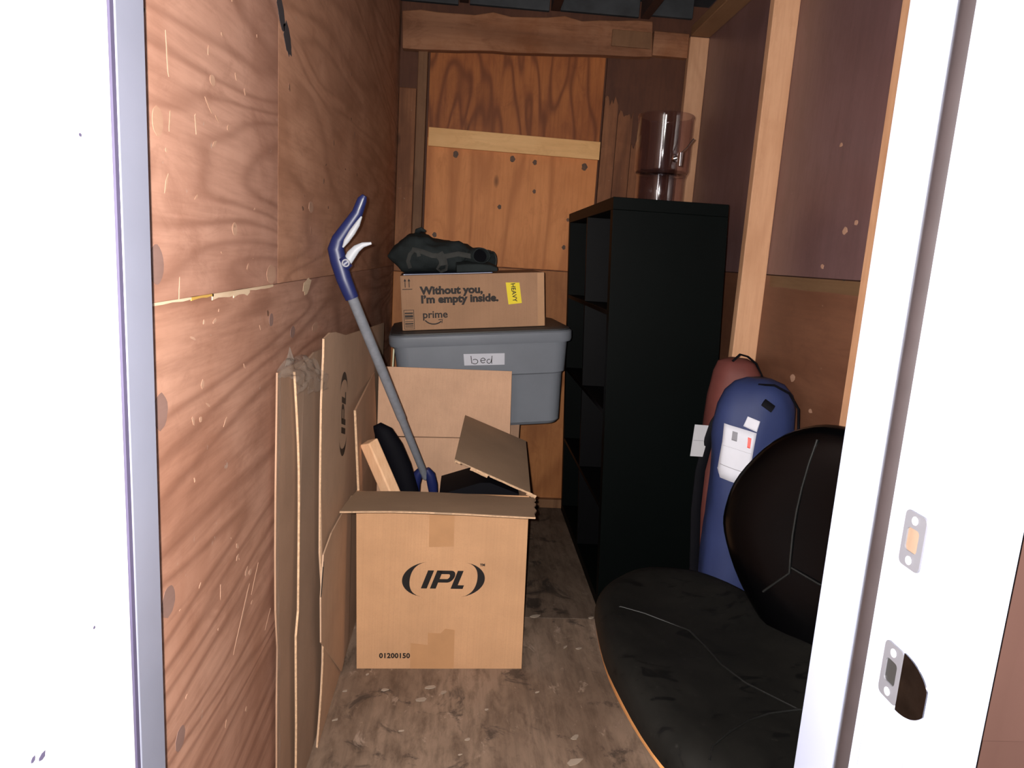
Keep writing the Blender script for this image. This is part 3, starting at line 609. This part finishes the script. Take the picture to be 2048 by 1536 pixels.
# front flap folded out towards the doorway, with a ragged torn right end
fz = HB + .001
def ff(a, b): p = A0 + ux * (a - .0135) + uy * (-b); return (p.x, p.y, fz + .035 * (b / .25) + .004 * math.sin(a * 9))
right = [(WBX + .012, 0), (WBX + .016, .03), (WBX + .004, .055), (WBX + .008, .09), (WBX - .004, .13), (WBX - .002, .17), (WBX - .014, .21), (WBX - .016, .25)]
nx_ = 16; low = [(WBX - .016 - (WBX - .004) * i / nx_, .25 + random.uniform(-.0025, .0025)) for i in range(1, nx_)]
left = [(-.012, .25), (-.008, .12), (0, 0)]; topl = [(WBX * i / nx_, 0) for i in range(1, nx_)]
poly = right + low + left + topl
flap = link('front_flap', MB().prism(poly, lambda a, b: ff(a, b), lambda a, b: (ff(a, b)[0], ff(a, b)[1], ff(a, b)[2] - .005)), M['card_out'], t)
mb = MB()
for i in range(nx_):
    a, b = (-.012 + (WBX - .004) * i / nx_, -.012 + (WBX - .004) * (i + 1) / nx_); p, q = ff(a, .2515), ff(b, .2515)
    mb.hexa([(p[0], p[1], p[2] - .0038), (q[0], q[1], q[2] - .0038), (q[0], q[1] + .003, q[2] - .0038), (p[0], p[1] + .003, p[2] - .0038), (p[0], p[1], p[2] - .0012), (q[0], q[1], q[2] - .0012), (q[0], q[1] + .003, q[2] - .0012), (p[0], p[1] + .003, p[2] - .0012)])
link('flap_edge', mb, M['card_edge'], flap)
# back flap standing straight up
q = [bx(.006, DB - .003, HB + .012), bx(WBX - .004, DB - .003, HB + .020), bx(WBX - .004, DB + .016, HB + .272), bx(.010, DB + .016, HB + .268)]
panel('back_flap', q, .005, M['card_in'], dirv=V3)
# left flap standing up against the flattened cartons
q = [bx(.002, .012, HB), bx(.002, DB - .01, HB), bx(-.008, DB - .01, HB + .250), bx(-.008, .018, HB + .235)]
lf = panel('left_flap', q, .005, M['card_in'], dirv=U3)
e0, e1 = Vector(q[0]), Vector(q[3]); mb = MB(); mb.hexa([e0 + Vector((-.0006, -.0022, 0)), e0 + Vector((.0056, -.0022, 0)), e0 + Vector((.0056, 0, 0)), e0 + Vector((-.0006, 0, 0)), e1 + Vector((-.0006, -.0022, 0)), e1 + Vector((.0056, -.0022, 0)), e1 + Vector((.0056, 0, 0)), e1 + Vector((-.0006, 0, 0))])
link('flap_edge', mb, M['card_edge'], lf)
# right flap half folded in over the opening
q = [(.222, 1.972, .567), (.252, 2.515, .580), (.022, 2.500, .672), (-.006, 1.960, .664)]
rf = panel('right_flap', q, .005, M['card_out'], dirv=(-.3, 0, -.95))
p0, p1 = Vector((-.006, 1.957, .6625)), Vector((.226, 1.9685, .5655)); dd = (p1 - p0)
def torn(f0, f1, w, nm='torn_edge'):
    a, b = p0 + dd * f0, p0 + dd * f1; mb = MB(); n = 6; pts = []
    for i in range(n + 1): pts.append(a + (b - a) * (i / n) + Vector((0, -.002, -w * .35 + random.uniform(-.001, .001))))
    mb.tube(pts, w * .5, 6, .5, up=(0, -1, 0)); link(nm, mb, M['card_edge'], rf)
torn(.0, .07, .006); torn(.20, .42, .012); torn(.45, .98, .006); torn(.93, 1.05, .012)
# tape, lettering
def fp(a, z, off=.0008): p = Vector(bx(a, 0, z)) - Vector(V3) * off; return (p.x, p.y, p.z)
def fpatch(name, poly, mat, off=.0006, par=None): return link(name, MB().prism(poly, lambda a, z: fp(a, z, off), lambda a, z: fp(a, z, .0001)), mat, par or fr)
AX = lambda x: x + .270
fpatch('tape_strip', [(AX(-.060), .395), (AX(.013), .398), (AX(.013), .56), (AX(-.060), .56)], M['tape'], .0004)
fpatch('tape_strip', [(AX(-.058), 0.001), (AX(.022), 0.001), (AX(.022), .130), (AX(-.006), .134), (AX(-.02), .118), (AX(-.058), .120)], M['tape'], .0005)
fpatch('tape_strip', [(AX(-.110), .001), (AX(-.0585), .001), (AX(-.0585), .080), (AX(-.110), .086)], M['tape'], .00035)
def logo(mapf, par, mat, sc=1.0):
    # crescents with slanted italic letters between, unit: whole logo 1.0 wide, centred
    def put(nm, poly): link(nm, MB().add([mapf(a * sc, b * sc) for a, b in poly], [tuple(range(len(poly)))]), mat, par)
    n = 24
    for s in (-1, 1):
        mb = MB(); o_, i_ = [], []
        for k in range(n + 1):
            f = k / n; v = .226 - .452 * f; th = math.sin(math.pi * f); sk = .055 * (v / .226) * .5
            xo = -.50 + .335 * (1 - math.sqrt(max(0, 1 - (v / .232) ** 2))) * 1.0; xi = xo + .092 * th ** .8
            o_.append((s * xo + (.03 * v / .226), v)); i_.append((s * xi + (.03 * v / .226), v))
        mb.add([mapf(a * sc, b * sc) for a, b in o_ + i_], [(k, k + 1, n + 2 + k, n + 1 + k) for k in range(n)]); link('logo_arc', mb, mat, par)
    H = .118; s_ = .085
    def it(x, y): return (x + s_ * 1.0 * (y / (2 * H)), y)
    put('logo_letter', [it(-.232, -H), it(-.160, -H), it(-.160, H), it(-.232, H)])
    # P with a bowl
    mb = MB(); out, inn = [], []
    outer = [(-.122, H), (.055, H)] + [(.055 + .065 * math.sin(a), .040 + (H - .040) * math.cos(a)) for a in [k * math.pi / 10 for k in range(1, 11)]] + [(-.052, -.038)]
    inner = [(-.052, .072), (.035, .072)] + [(.035 + .024 * math.sin(a), .040 + .032 * math.cos(a)) for a in [k * math.pi / 10 for k in range(1, 11)]] + [(-.052, .008)]
    nn = len(outer); vs_ = [mapf(*[c * sc for c in it(*p)]) for p in outer + inner]
    mb.add(vs_, [(k, k + 1, nn + k + 1, nn + k) for k in range(nn - 1)])
    st_ = [(-.122, -H), (-.052, -H), (-.052, H * .999), (-.122, H * .999)]; mb.add([mapf(*[c * sc for c in it(*p)]) for p in st_], [(0, 1, 2, 3)])
    link('logo_letter', mb, mat, par)
    put('logo_letter', [it(.128, -H), it(.275, -H), it(.275, -H + .048), it(.198, -H + .048), it(.198, H), it(.128, H)])
lc = (AX(-.0215) + .007, .293)
logo(lambda a, b: fp(lc[0] + a, lc[1] + b, .0010), fr, M['ink'], .245)
tm = text_mb('TM', .0105, lambda a, b: fp(AX(.093) + a, .338 + b + a * .03, .0010), .0006); link('trademark_text', tm, M['ink'], fr)
tx = text_mb('01200150', .0225, lambda a, b: fp(AX(-.203) + a, .037 + b, .0010), .0008, 0, 1.05, .98); link('number_text', tx, M['ink'], fr)

# things standing in the carton
t = thing('reacher_grabber', 'blue and grey reacher grabber tool leaning from the open carton to the left wall', 'grabber', (-.08, 2.23, .37))
P1, P0 = Vector((-.286, 1.772, 1.140)), Vector((-.104, 2.185, .545))
mb = MB(); mb.tube([P1 + (P1 - P0).normalized() * -.0, P0 + (P1 - P0) * .36], .0135, 18); mb.tube([P0 + (P1 - P0) * .362, P0 + (P0 - P1).normalized() * .02], .0118, 18); link('pole', mb, M['pole'], t, smooth=50)
hc = [(-.252, 1.372), (-.258, 1.362), (-.269, 1.330), (-.291, 1.297), (-.313, 1.264), (-.3200, 1.242), (-.313, 1.213), (-.300, 1.171), (-.286, 1.138), (-.280, 1.124)]
hr = [.006, .0115, .0135, .0155, .0175, .0200, .0205, .0190, .0178, .0168]
mb = MB(); mb.tube([(x, 1.748 + .022 * (i / 9), z) for i, (x, z) in enumerate(hc)], hr, 18, .78, up=(0, 1, 0)); hd = link('handle', mb, M['navy_plastic'], t, smooth=60)
mb = MB(); mb.tube([(-.2565, 1.738, 1.322), (-.2655, 1.735, 1.303), (-.2775, 1.733, 1.283), (-.2905, 1.732, 1.262), (-.2985, 1.733, 1.247)], [.002, .0065, .0080, .0065, .002], 10, .9, up=(0, 1, 0)); link('grip_inlay', mb, M['pale_plastic'], hd, smooth=60)
mb = MB(); mb.tube([(-.2535, 1.7385, 1.364), (-.2585, 1.7365, 1.350), (-.2640, 1.7345, 1.335)], [.0012, .0022, .0012], 8); link('tip_inlay', mb, M['pale_plastic'], hd, smooth=60)
mb = MB(); mb.tube([(-.296, 1.735, 1.206), (-.284, 1.735, 1.216)], [.017, .015], 14, .9, up=(0, 1, 0)); link('trigger_boss', mb, M['navy_plastic'], hd, smooth=50)
mb = MB(); mb.tube([(-.288, 1.741, 1.214), (-.279, 1.741, 1.231), (-.267, 1.741, 1.246), (-.252, 1.741, 1.256), (-.232, 1.741, 1.261)], [.011, .012, .0095, .0062, .003], 12, .55, up=(0, 1, 0)); tg = link('trigger', mb, M['pale_plastic'], t, smooth=60)
mb = MB(); 
for k in range(20):
    a, b = 2 * math.pi * k / 20, 2 * math.pi * (k + 1) / 20
    def rp(ang, r_, y): return (-.2885 + r_ * math.cos(ang), y, 1.2105 + r_ * math.sin(ang))
    mb.hexa([rp(a, .0062, 1.7185), rp(a, .0095, 1.7185), rp(b, .0095, 1.7185), rp(b, .0062, 1.7185), rp(a, .0062, 1.725), rp(a, .0095, 1.725), rp(b, .0095, 1.725), rp(b, .0062, 1.725)])
link('pivot_ring', mb, M['steel'], t, smooth=50)
dn = (P0 - P1).normalized()
for s in (-1, 1):
    b0 = P0 + Vector((s * .008, 0, .015)); pts = [b0, b0 + Vector((s * .012, .004, -.020)), b0 + Vector((s * .020, .01, -.055)), b0 + Vector((s * .022 + .004, .02, -.10)), b0 + Vector((s * .006 + .006, .03, -.15))]
    mb = MB(); mb.tube(pts, [.010, .016, .017, .014, .009], 12, 1.0); link('jaw', mb, M['navy_plastic'], t, smooth=60)
# pine offcut, black brush, black pouch
def stick(name, a, b, w, d_, mat, label, cat, side=(1, 0, 0), bev=.004):
    a, b = Vector(a), Vector(b); tt = (b - a).normalized(); s = Vector(side); s = (s - tt * s.dot(tt)).normalized(); n_ = tt.cross(s)
    rings = [[p + s * (i * w / 2) + n_ * (j * d_ / 2) for i, j in ((-1, -1), (1, -1), (1, 1), (-1, 1))] for p in (a, b)]
    return tag(link(name, MB().loft(rings), mat, None, bevel=bev, seg=2), label, cat)
stick('wood_offcut', (.030, 2.045, .030), (-.2655, 2.045, .682), .042, .040, M['pine_stick'], 'pale pine offcut sticking up at the left of the open carton', 'wood', (1, -.75, .3))
mb = MB(); cs = [(-.098, .012), (-.104, .06), (-.112, .25), (-.130, .40), (-.150, .50), (-.178, .58), (-.205, .64), (-.232, .685), (-.250, .700), (-.262, .698)]
mb.tube([(x, 2.135, z) for x, z in cs], [.024, .028, .028, .030, .034, .036, .036, .032, .022, .010], 16, .7, up=(0, 1, 0)); o = link('black_brush', mb, M['black_soft'], None, smooth=60)
tag(o, 'black padded brush standing behind the pine offcut in the carton', 'brush')
mb = MB(); rings = []
for k in range(9):
    f = k / 8; w = .20; zt = .562 - .36 * abs(.075 + .25 * (f - .5) - .093)
    x = .075 + .25 * (f - .5); rings.append([(x, 2.20 + w * c_, .02 + (zt - .02) * h_) for c_, h_ in ((-.5, 0), (-.55, .3), (-.52, .90), (-.48, .985), (0, 1), (.48, .985), (.52, .9), (.55, .3), (.5, 0))])
o = link('black_pouch', mb.loft(rings), M['black_soft'], None, smooth=60); tag(o, 'black fabric pouch lying under the folded right flap of the carton', 'pouch')

# ================================================================== FLATTENED CARTONS ALONG THE LEFT WALL
def flat(name, label, xs, poly, th, mat, edge_pts, edge_w, lower=None):
    t = thing(name, label, 'box', (xs(1.8, 0), 1.8, 0), group='flattened cartons along the left wall')
    # poly in (y, z); subdivide along z for a slightly wavy sheet
    mb = MB().prism(poly, lambda a, b: (xs(a, b), a, b), lambda a, b: (xs(a, b) - th, a, b)); p = link('panel', mb, mat, t)
    if edge_pts:
        mb = MB(); n = len(edge_pts)
        vs_ = []
        for (a, b) in edge_pts: vs_ += [(xs(a, b) + .0006, a - .0022, b), (xs(a, b) + .0006, a + .0006, b), (xs(a, b) - edge_w, a + .0006, b), (xs(a, b) - edge_w, a - .0022, b)]
        fs_ = [];
        for i in range(n - 1):
            for j in range(4): k = (j + 1) % 4; fs_.append((i * 4 + j, i * 4 + k, i * 4 + 4 + k, i * 4 + 4 + j))
        fs_ += [(3, 2, 1, 0), tuple((n - 1) * 4 + j for j in range(4))]
        link('corrugated_edge', mb.add(vs_, fs_), M['card_edge'], t)
    return t, p
zsA = [1.012, .9, .78, .66, .54, .45, .33, .2, .08, .001]
eA = [(1.298 + .006 * math.sin(z * 7) + (.012 if z < .47 else 0) * (1 if .40 < z else .2), z) for z in zsA]
tA, pA = flat('flattened_carton', 'flattened brown carton nearest the wall with clear tape hanging on its edge', lambda y, z: -.3385, eA + [(2.05, .001), (2.05, .985), (1.7, 1.0)], .0032, M['card_flat'], None, .008)
eB = [(1.405 + (.0 if z > .98 else .030 * math.sin(min(1, (1.0 - z) / .25) * 1.57)) + .008 * math.sin(z * 9 + 1) + (.0 if z > .45 else -.02), z) for z in [.998, .96, .9, .84, .78, .7, .62, .54, .47, .42, .36, .28, .2, .1, .001]]
tB, pB = flat('flattened_carton', 'middle flattened carton with a frayed pale front edge', lambda y, z: -.327 + .003 * math.sin(z * 5), eB + [(2.3, .001), (2.3, .96), (1.75, 1.005), (1.58, 1.012), (1.48, 1.0)], .0045, M['card_flat_b'], eB, .0034)
def xC(y, z): return -.3145 + (.006 * math.sin(max(0, min(1, z / .52)) * math.pi) if z < .52 else 0)
eC = [(1.600 + (.014 if z > .95 else .0) + .006 * math.sin(z * 6) + (.02 * math.sin((.52 - z) / .52 * 3.14) if z < .52 else -.01 * (z - .52)), z) for z in [1.040, 1.0, .9, .8, .7, .6, .525, .48, .42, .36, .3, .22, .14, .06, .001]]
tC, pC = flat('flattened_carton', 'outer flattened carton with a sideways printed logo facing the aisle', xC, eC + [(2.0, .001), (2.6, .001), (2.80, .001), (2.80, .962), (2.4, .985), (1.9, 1.015), (1.75, 1.04), (1.68, 1.046)], .0045, M['card_flat_c'], eC, .0018)
logo(lambda a, b: (-.3138, 1.885 - b * 1.15, .800 + a), pC, M['ink_faded'], .235)
# creased diagonal flap on the outer carton
mb = MB(); mb.prism([(1.60, .52), (1.70, .535), (2.02, .52), (2.02, .05), (1.9, .02), (1.585, .30), (1.575, .42)], lambda a, b: (-.3065 + .012 * max(0, (b - .35)) * 0 , a, b), lambda a, b: (-.3098, a, b))
lwf = link('lower_flap', mb, M['card_flat_c'], tC)
mb = MB(); mb.prism([(1.597, .505), (1.572, .425), (1.580, .43), (1.603, .50)], lambda a, b: (-.3060, a, b), lambda a, b: (-.3075, a, b)); link('dark_slit', mb, M['ink'], lwf)
# crumpled film over the top of the stack and tape hanging down the edge
def film_fn(u, v):
    y = 1.31 + .27 * u; z0 = 1.004 - .075 * v * (.35 + .65 * u); x = -.343 + .036 * min(1, v * 2.2) + .004 * v
    nn = Vector((u * 6, v * 5, 1.7)); q = noise.noise(nn) * .012 + noise.noise(nn * 2.6) * .006
    return (min(-.296, x + q * .5 + .004 * u), y + q * .8, z0 + .010 * (1 - v) + q + .012 * math.sin(u * 5) * (1 - v))
link('plastic_film', MB().grid(film_fn, 26, 18), M['film'], tA, smooth=80)
def film2(u, v):
    z = 1.012 - 1.0 * v; y = 1.2915 + .006 * math.sin(z * 7) + .020 * u + .006 * noise.noise(Vector((u * 2, v * 14, 4))); return (-.3375 + .0012 + .003 * abs(noise.noise(Vector((u * 3, v * 16, 9)))), y, z)
link('plastic_film', MB().grid(film2, 3, 60), M['film'], tA, smooth=80)
link('film_peak', MB().add([(-.344, 1.375, 1.012), (-.338, 1.42, 1.012), (-.342, 1.405, 1.048), (-.334, 1.41, 1.02)], [(0, 1, 2), (1, 3, 2), (0, 3, 1), (0, 2, 3)]), M['film'], tA)

# ================================================================== GREY TOTE, PARCEL, CLOTH BAG ON A CARTON
TILT, YAW = math.radians(-4.8), math.radians(4)
RT = Matrix.Rotation(YAW, 4, 'Z') @ Matrix.Rotation(TILT, 4, 'Y')
t0 = Vector((.088, 2.885, .582))
t = thing('storage_tote', 'grey plastic storage tote with a handwritten white label below the parcel', 'tote', t0, RT)
def rr(hx, hy, r_, z, n=6):
    out = []
    for cx, cy, a0 in ((hx - r_, hy - r_, 0), (-hx + r_, hy - r_, 90), (-hx + r_, -hy + r_, 180), (hx - r_, -hy + r_, 270)):
        for k in range(n + 1): a = math.radians(a0 + 90 * k / n); out.append((cx + r_ * math.cos(a), cy + r_ * math.sin(a), z))
    return out
link('body', MB().loft([rr(.296, .192, .05, .002), rr(.306, .202, .055, .014), rr(.318, .214, .055, .200), rr(.320, .216, .055, .208), rr(.327, .222, .055, .213), rr(.337, .230, .055, .328), rr(.338, .231, .055, .352), rr(.330, .224, .05, .352), rr(.300, .196, .045, .03)]), M['tote'], t, world=False, smooth=35)
link('rim', MB().loft([rr(.338, .231, .056, .338), rr(.350, .243, .060, .334), rr(.354, .247, .062, .345), rr(.354, .247, .062, .372), rr(.348, .241, .060, .378), rr(.33, .225, .055, .378), rr(.33, .225, .055, .356)]), M['tote'], t, world=False, smooth=35)
link('lid', MB().loft([rr(.346, .239, .058, .3785), rr(.346, .239, .058, .384), rr(.32, .215, .05, .390), rr(.30, .195, .05, .390)]), M['tote_lid'], t, world=False, smooth=35)
yl = -.2275
def tl_(a, b, off=.0012): # on the sloping upper front face
    f = (b - .213) / (.328 - .213); return (a, -.222 - .008 * f - off, b)
lb = link('label', MB().prism([(-.073, .255), (.082, .252), (.083, .297), (-.075, .300)], lambda a, b: tl_(a, b, .0012), lambda a, b: tl_(a, b, .0004)), M['paper'], t, world=False); lb['label'] = 'white handwritten label'
def stroke(nm, pts, w, mapf, par, mat, world=True):
    mb = MB(); P = [Vector(p) for p in pts]; vs_ = []
    for i, p in enumerate(P):
        d_ = (P[min(i + 1, len(P) - 1)] - P[max(i - 1, 0)]).normalized(); n_ = Vector((-d_.y, d_.x)) * w / 2
        vs_ += [mapf(*(p + n_)), mapf(*(p - n_))]
    mb.add(vs_, [(2 * i, 2 * i + 1, 2 * i + 3, 2 * i + 2) for i in range(len(P) - 1)]); return link(nm, mb, mat, par, world=world)
def arc(cx, cy, rx, ry, a0, a1, n=14): return [(cx + rx * math.cos(math.radians(a0 + (a1 - a0) * k / n)), cy + ry * math.sin(math.radians(a0 + (a1 - a0) * k / n))) for k in range(n + 1)]
tm_ = lambda a, b: tl_(a, b, .0020)
stroke('letter_b', [(-.047, .292), (-.044, .262)] + arc(-.032, .269, .011, .009, 220, 495), .0026, tm_, lb, M['ink'], False)
stroke('letter_e', [(-.010, .271), (.008, .273)] + arc(-.001, .272, .009, .0095, 10, 320), .0026, tm_, lb, M['ink'], False)
stroke('letter_d', arc(.022, .268, .008, .008, 60, 350) + [(.031, .272), (.034, .289), (.032, .263), (.033, .258)], .0026, tm_, lb, M['ink'], False)

pz = .392
A1 = t0 + (RT @ Vector((-.026, -.008, pz)).to_4d()).to_3d()
t = thing('parcel_box', 'brown printed parcel box with a yellow sticker on top of the grey tote', 'box', A1, RT)
PW, PH, PD = .550, .208, .36
bd = link('body', MB().box(-PW / 2, PW / 2, -PD / 2, PD / 2, 0, PH), M['card_parcel'], t, world=False, bevel=.003)
yf = -PD / 2
def pf(a, b, off=.0008): return (a - PW / 2, yf - off, b)
def ppatch(nm, poly, mat, off=.0006, par=None): return link(nm, MB().prism(poly, lambda a, b: pf(a, b, off), lambda a, b: pf(a, b, .0001)), mat, par or bd, world=False)
ptext = lambda body, x, z, size, bold=.0012, sx=1.0, nm='printed_text', sp=1.0: link(nm, text_mb(body, size, lambda a, b: pf(x + a, z + b, .0010), bold, 0, sp, sx), M['ink_faded'], bd, world=False)
ptext('Without you,', .074, .136, .040, .0020, 1.08); ptext('I\u2019m empty inside.', .074, .103, .040, .0020, 1.08); ptext('prime', .078, .046, .0385, .0008, 1.05)
sm = arc(.120, .058, .040, .036, 215, 322, 14)
stroke('smile_arc', sm[:-1], .0046, lambda a, b: pf(a, b, .0010), bd, M['ink_faded'], False)
stroke('arrow_tip', [(.1375, .0375), (.1525, .0390), (.1500, .0250)], .0032, lambda a, b: pf(a, b, .0010), bd, M['ink_faded'], False)
for x in (.018, .033):
    stroke('up_arrow', [(x, .163), (x, .192)], .0028, lambda a, b: pf(a, b, .0010), bd, M['ink_faded'], False)
    link('arrow_head', MB().add([pf(x - .005, .186, .0010), pf(x + .005, .186, .0010), pf(x, .196, .0010)], [(0, 1, 2)]), M['ink_faded'], bd, world=False)
stroke('arrow_base', [(.007, .156), (.044, .156)], .0026, lambda a, b: pf(a, b, .0010), bd, M['ink_faded'], False)
for a, b in (((.008, .078), (.046, .078)), ((.008, .006), (.046, .006)), ((.0085, .078), (.0085, .006)), ((.0455, .078), (.0455, .006))):
    stroke('stamp_frame', [a, b], .0018, lambda x, y: pf(x, y, .0010), bd, M['ink_faded'], False)
for k, z in enumerate((.066, .058, .053, .046, .034, .026, .018, .012)):
    stroke('stamp_line', [(.0115, z), (.0425, z)], (.005, .003, .006, .003, .002, .005, .003, .002)[k], lambda x, y: pf(x, y, .0010), bd, M['ink_faded'], False)
ys = ppatch('sticker', [(.399, .172), (.452, .170), (.460, .092), (.408, .088)], M['yellow'], .0008); ys['label'] = 'yellow sticker'
ca, sa = math.cos(math.radians(-84)), math.sin(math.radians(-84))
link('sticker_text', text_mb('HEAVY', .0235, lambda a, b: pf(.4185 + a * ca - b * sa, .168 + a * sa + b * ca, .0014), .0004, 0, 1.0, .98), M['ink'], ys, world=False)
ppatch('corner_tape', [(.522, .003), (.548, .003), (.548, .205), (.522, .205)], M['tape'], .0003)

A2 = A1 + (RT @ Vector((0, 0, PH + .0008)).to_4d()).to_3d()
t = thing('document_sleeve', 'thin blue plastic sleeve lying under the black cloth bag', 'sleeve', A2, RT)
link('sleeve_body', MB().box(-.262, .075, -.175, .08, 0, .0035), M['sleeve'], t, world=False, bevel=.001)
link('paper_insert', MB().box(-.255, .069, -.1756, .075, .001, .0026), M['paper'], t, world=False)
A3 = A1 + (RT @ Vector((0, 0, PH + .0048)).to_4d()).to_3d()
t = thing('cloth_bag', 'crumpled charcoal cloth bag with straps on top of the printed parcel', 'bag', A3, RT)
# stations along x: x, height, half depth, y centre
stn = [(-.318, .078, .018, .00), (-.300, .100, .055, .01), (-.272, .128, .090, .02), (-.240, .146, .110, .02), (-.205, .158, .125, .02), (-.180, .152, .130, .02), (-.14, .138, .135, .015), (-.08, .122, .130, .01), (-.02, .106, .120, .005), (.02, .092, .110, .0), (.045, .086, .100, 0), (.055, .082, .095, 0)]
fine = []
for (a, b) in zip(stn, stn[1:]):
    for k in range(4): f = k / 4; fine.append(tuple(p + (q - p) * f for p, q in zip(a, b)))
fine.append(stn[-1]); rings = []; nn = 40
for x, hgt, hd_, yc in fine:
    ring = []
    for j in range(nn):
        a = 2 * math.pi * j / nn; cy, sz = math.cos(a), math.sin(a)
        yy = yc + hd_ * (abs(cy) ** .75) * (1 if cy > 0 else -1); zz = hgt * .5 * (1 + (abs(sz) ** .8) * (1 if sz > 0 else -1))
        v_ = Vector((x * 9, yy * 10, zz * 12)); q = noise.noise(v_) * .016 + abs(noise.noise(v_ * 2.1)) * .016 + abs(noise.noise(v_ * 1.2 + Vector((5, 1, 2)))) * -.022
        zb_ = max(0, (-.262 - x)) * 1.0; zz = zb_ + zz * max(.2, 1 - zb_ / hgt); zf = min(1, zz / .03); ring.append((x + (q * .6 if x < .04 else 0) + (yy + .02) * .55 * max(0, min(1, (x + .02) / .06)), yy + q * cy * zf, max(0.0005, zz + q * sz * zf)))
    rings.append(ring)
inner = [[(x - .002, y * .93, .004 + z * .90) for x, y, z in rings[-1]], [(x - .06, y * .85, .008 + z * .82) for x, y, z in rings[-1]], [(x - .10, y * .4, .02 + z * .4) for x, y, z in rings[-1]]]
link('bag_body', MB().loft(rings + inner), M['cloth_black'], t, world=False, smooth=70)
rimr = [rings[-1][j] for j in range(nn)] + [rings[-1][0]]
mb = MB(); mb.tube([(x + .001, y, max(.004, z)) for x, y, z in rimr], .004, 8, caps=False); link('mouth_rim', mb, M['cloth_strap'], t, world=False, smooth=60)
def yfront(x, z):
    for (a, b) in zip(stn, stn[1:]):
        if a[0] <= x <= b[0]:
            f = (x - a[0]) / (b[0] - a[0]); h_ = a[1] + (b[1] - a[1]) * f; d_ = a[2] + (b[2] - a[2]) * f; yc = a[3] + (b[3] - a[3]) * f
            sz = max(-1, min(1, (z / (h_ * .5) - 1))); sz = (abs(sz) ** (1 / .8)) * (1 if sz > 0 else -1); return yc - d_ * math.sqrt(max(0, 1 - sz * sz)) ** .75
    return -.12
def strap(pts, w=.009, out=.010, nm='strap'):
    mb = MB(); mb.tube([(x, yfront(x, z) - out - o, z) for x, z, o in pts], w, 10, .28, up=(0, -1, .15)); return link(nm, mb, M['cloth_strap'], t, world=False, smooth=60)
strap([(-.236, .020, 0), (-.243, .046, .004), (-.234, .072, .007), (-.218, .088, .010), (-.203, .080, .012), (-.200, .064, .008)], .008)
strap([(-.226, .090, .002), (-.19, .082, .009), (-.15, .066, .007), (-.10, .062, .004), (-.05, .070, .003), (.0, .060, .002)], .010)
strap([(-.125, .074, .006), (-.112, .052, .010), (-.108, .030, .012)], .017)
strap([(-.120, .034, .014), (-.132, .016, .018), (-.118, .004, .020), (-.098, .012, .020), (-.096, .030, .016)], .006)
ax = Vector((.42, -.9, .08)).normalized(); m0 = Vector((.034, -.108, .058)); e1 = ax.cross(Vector((0, 0, 1))).normalized(); e2 = e1.cross(ax).normalized()
def mring(k, sc_, wob=0): return [tuple(m0 + ax * k + e1 * (math.cos(a) * .036 * sc_) + e2 * (math.sin(a) * (.030 if math.sin(a) > 0 else .024) * sc_)) for a in [2 * math.pi * q_ / 20 for q_ in range(20)]]
link('open_pocket', MB().loft([mring(-.03, 1.25), mring(.0, 1.18), mring(.014, 1.08), mring(.014, .98), mring(-.005, .92), mring(-.028, .8)]), M['cloth_black'], t, world=False, smooth=60)
link('pocket_shade', MB().loft([mring(-.0045, .93), mring(-.004, .5), mring(-.0035, .05)]), M['strap'], t, world=False, smooth=60)  # black disc stands in for the shade inside the pocket
mb = MB(); mb.tube([(-.205, .02, .150), (-.198, .0, .164), (-.186, -.01, .168), (-.172, -.005, .160)], [.010, .014, .013, .008], 10, .6); link('top_knot', mb, M['cloth_black'], t, world=False, smooth=60)
mb = MB()
mb.loft([[(x, -.150, .001), (x, -.148, h_ * .7), (x, -.10, h_), (x, .03, h_ * .8), (x, .08, .001)] for x, h_ in ((-.06, .040), (-.02, .044), (.03, .042), (.07, .036), (.098, .022))]); link('folded_hem', mb, M['cloth_black'], t, world=False, smooth=60, bevel=.003)

# carton that carries the tote
zz = lambda x: .5775 + (x - .072) * .0752
o = MB().hexa([(-.19, 2.70, .001), (.245, 2.73, .001), (.22, 3.06, .001), (-.215, 3.03, .001), (-.19, 2.70, zz(-.19)), (.245, 2.73, zz(.245)), (.22, 3.06, zz(.22)), (-.215, 3.03, zz(-.215))])
tag(link('carton', o, M['card_flat'], None, bevel=.004), 'sagging brown carton under the grey tote behind the open carton', 'box')
# pale strip coloured bright in place of a bright sliver left of the tote
o = stick('bright_strip', (-.316, 3.02, .004), (-.286, 2.93, .842), .006, .010, M['strip'], 'thin pale strip standing in for a bright sliver left of the grey tote', 'strip', bev=.001)

# ================================================================== LITTER ON THE FLOOR
for i, (x, y, s) in enumerate(((-.234, 1.917, .007), (-.174, 1.843, .012), (-.004, 1.837, .012), (.117, 1.761, .008), (-.11, 1.668, .009), (.064, 1.637, .008), (.351, 1.652, .016), (.045, 1.58, .007),
                               (-.285, 1.835, .008), (-.290, 1.708, .010), (.269, 1.845, .008), (.303, 2.285, .022), (.505, 2.285, .014), (-.07, 1.80, .020), (-.045, 1.859, .018), (.385, 2.09, .013), (.43, 2.083, .013), (.337, 1.558, .024))):
    rnd = random.Random(i); n = 7; a0 = rnd.uniform(0, 3); st_ = rnd.uniform(.25, .6)
    poly = [(x + s * q * (math.cos(a) * math.cos(a0 * .3) - st_ * math.sin(a) * math.sin(a0 * .3)), y + s * q * (math.cos(a) * math.sin(a0 * .3) + st_ * math.sin(a) * math.cos(a0 * .3))) for a, q in [(2 * math.pi * k / n, rnd.uniform(.6, 1.1)) for k in range(n)]]
    o = link('wood_chip', MB().prism(poly, lambda a, b: (a, b, .0025), lambda a, b: (a, b, .0002)), M['chip_pale'], None)
    tag(o, 'small pale wood chip lying on the dirty floor', 'wood chip', 'wood chips scattered on the floor')
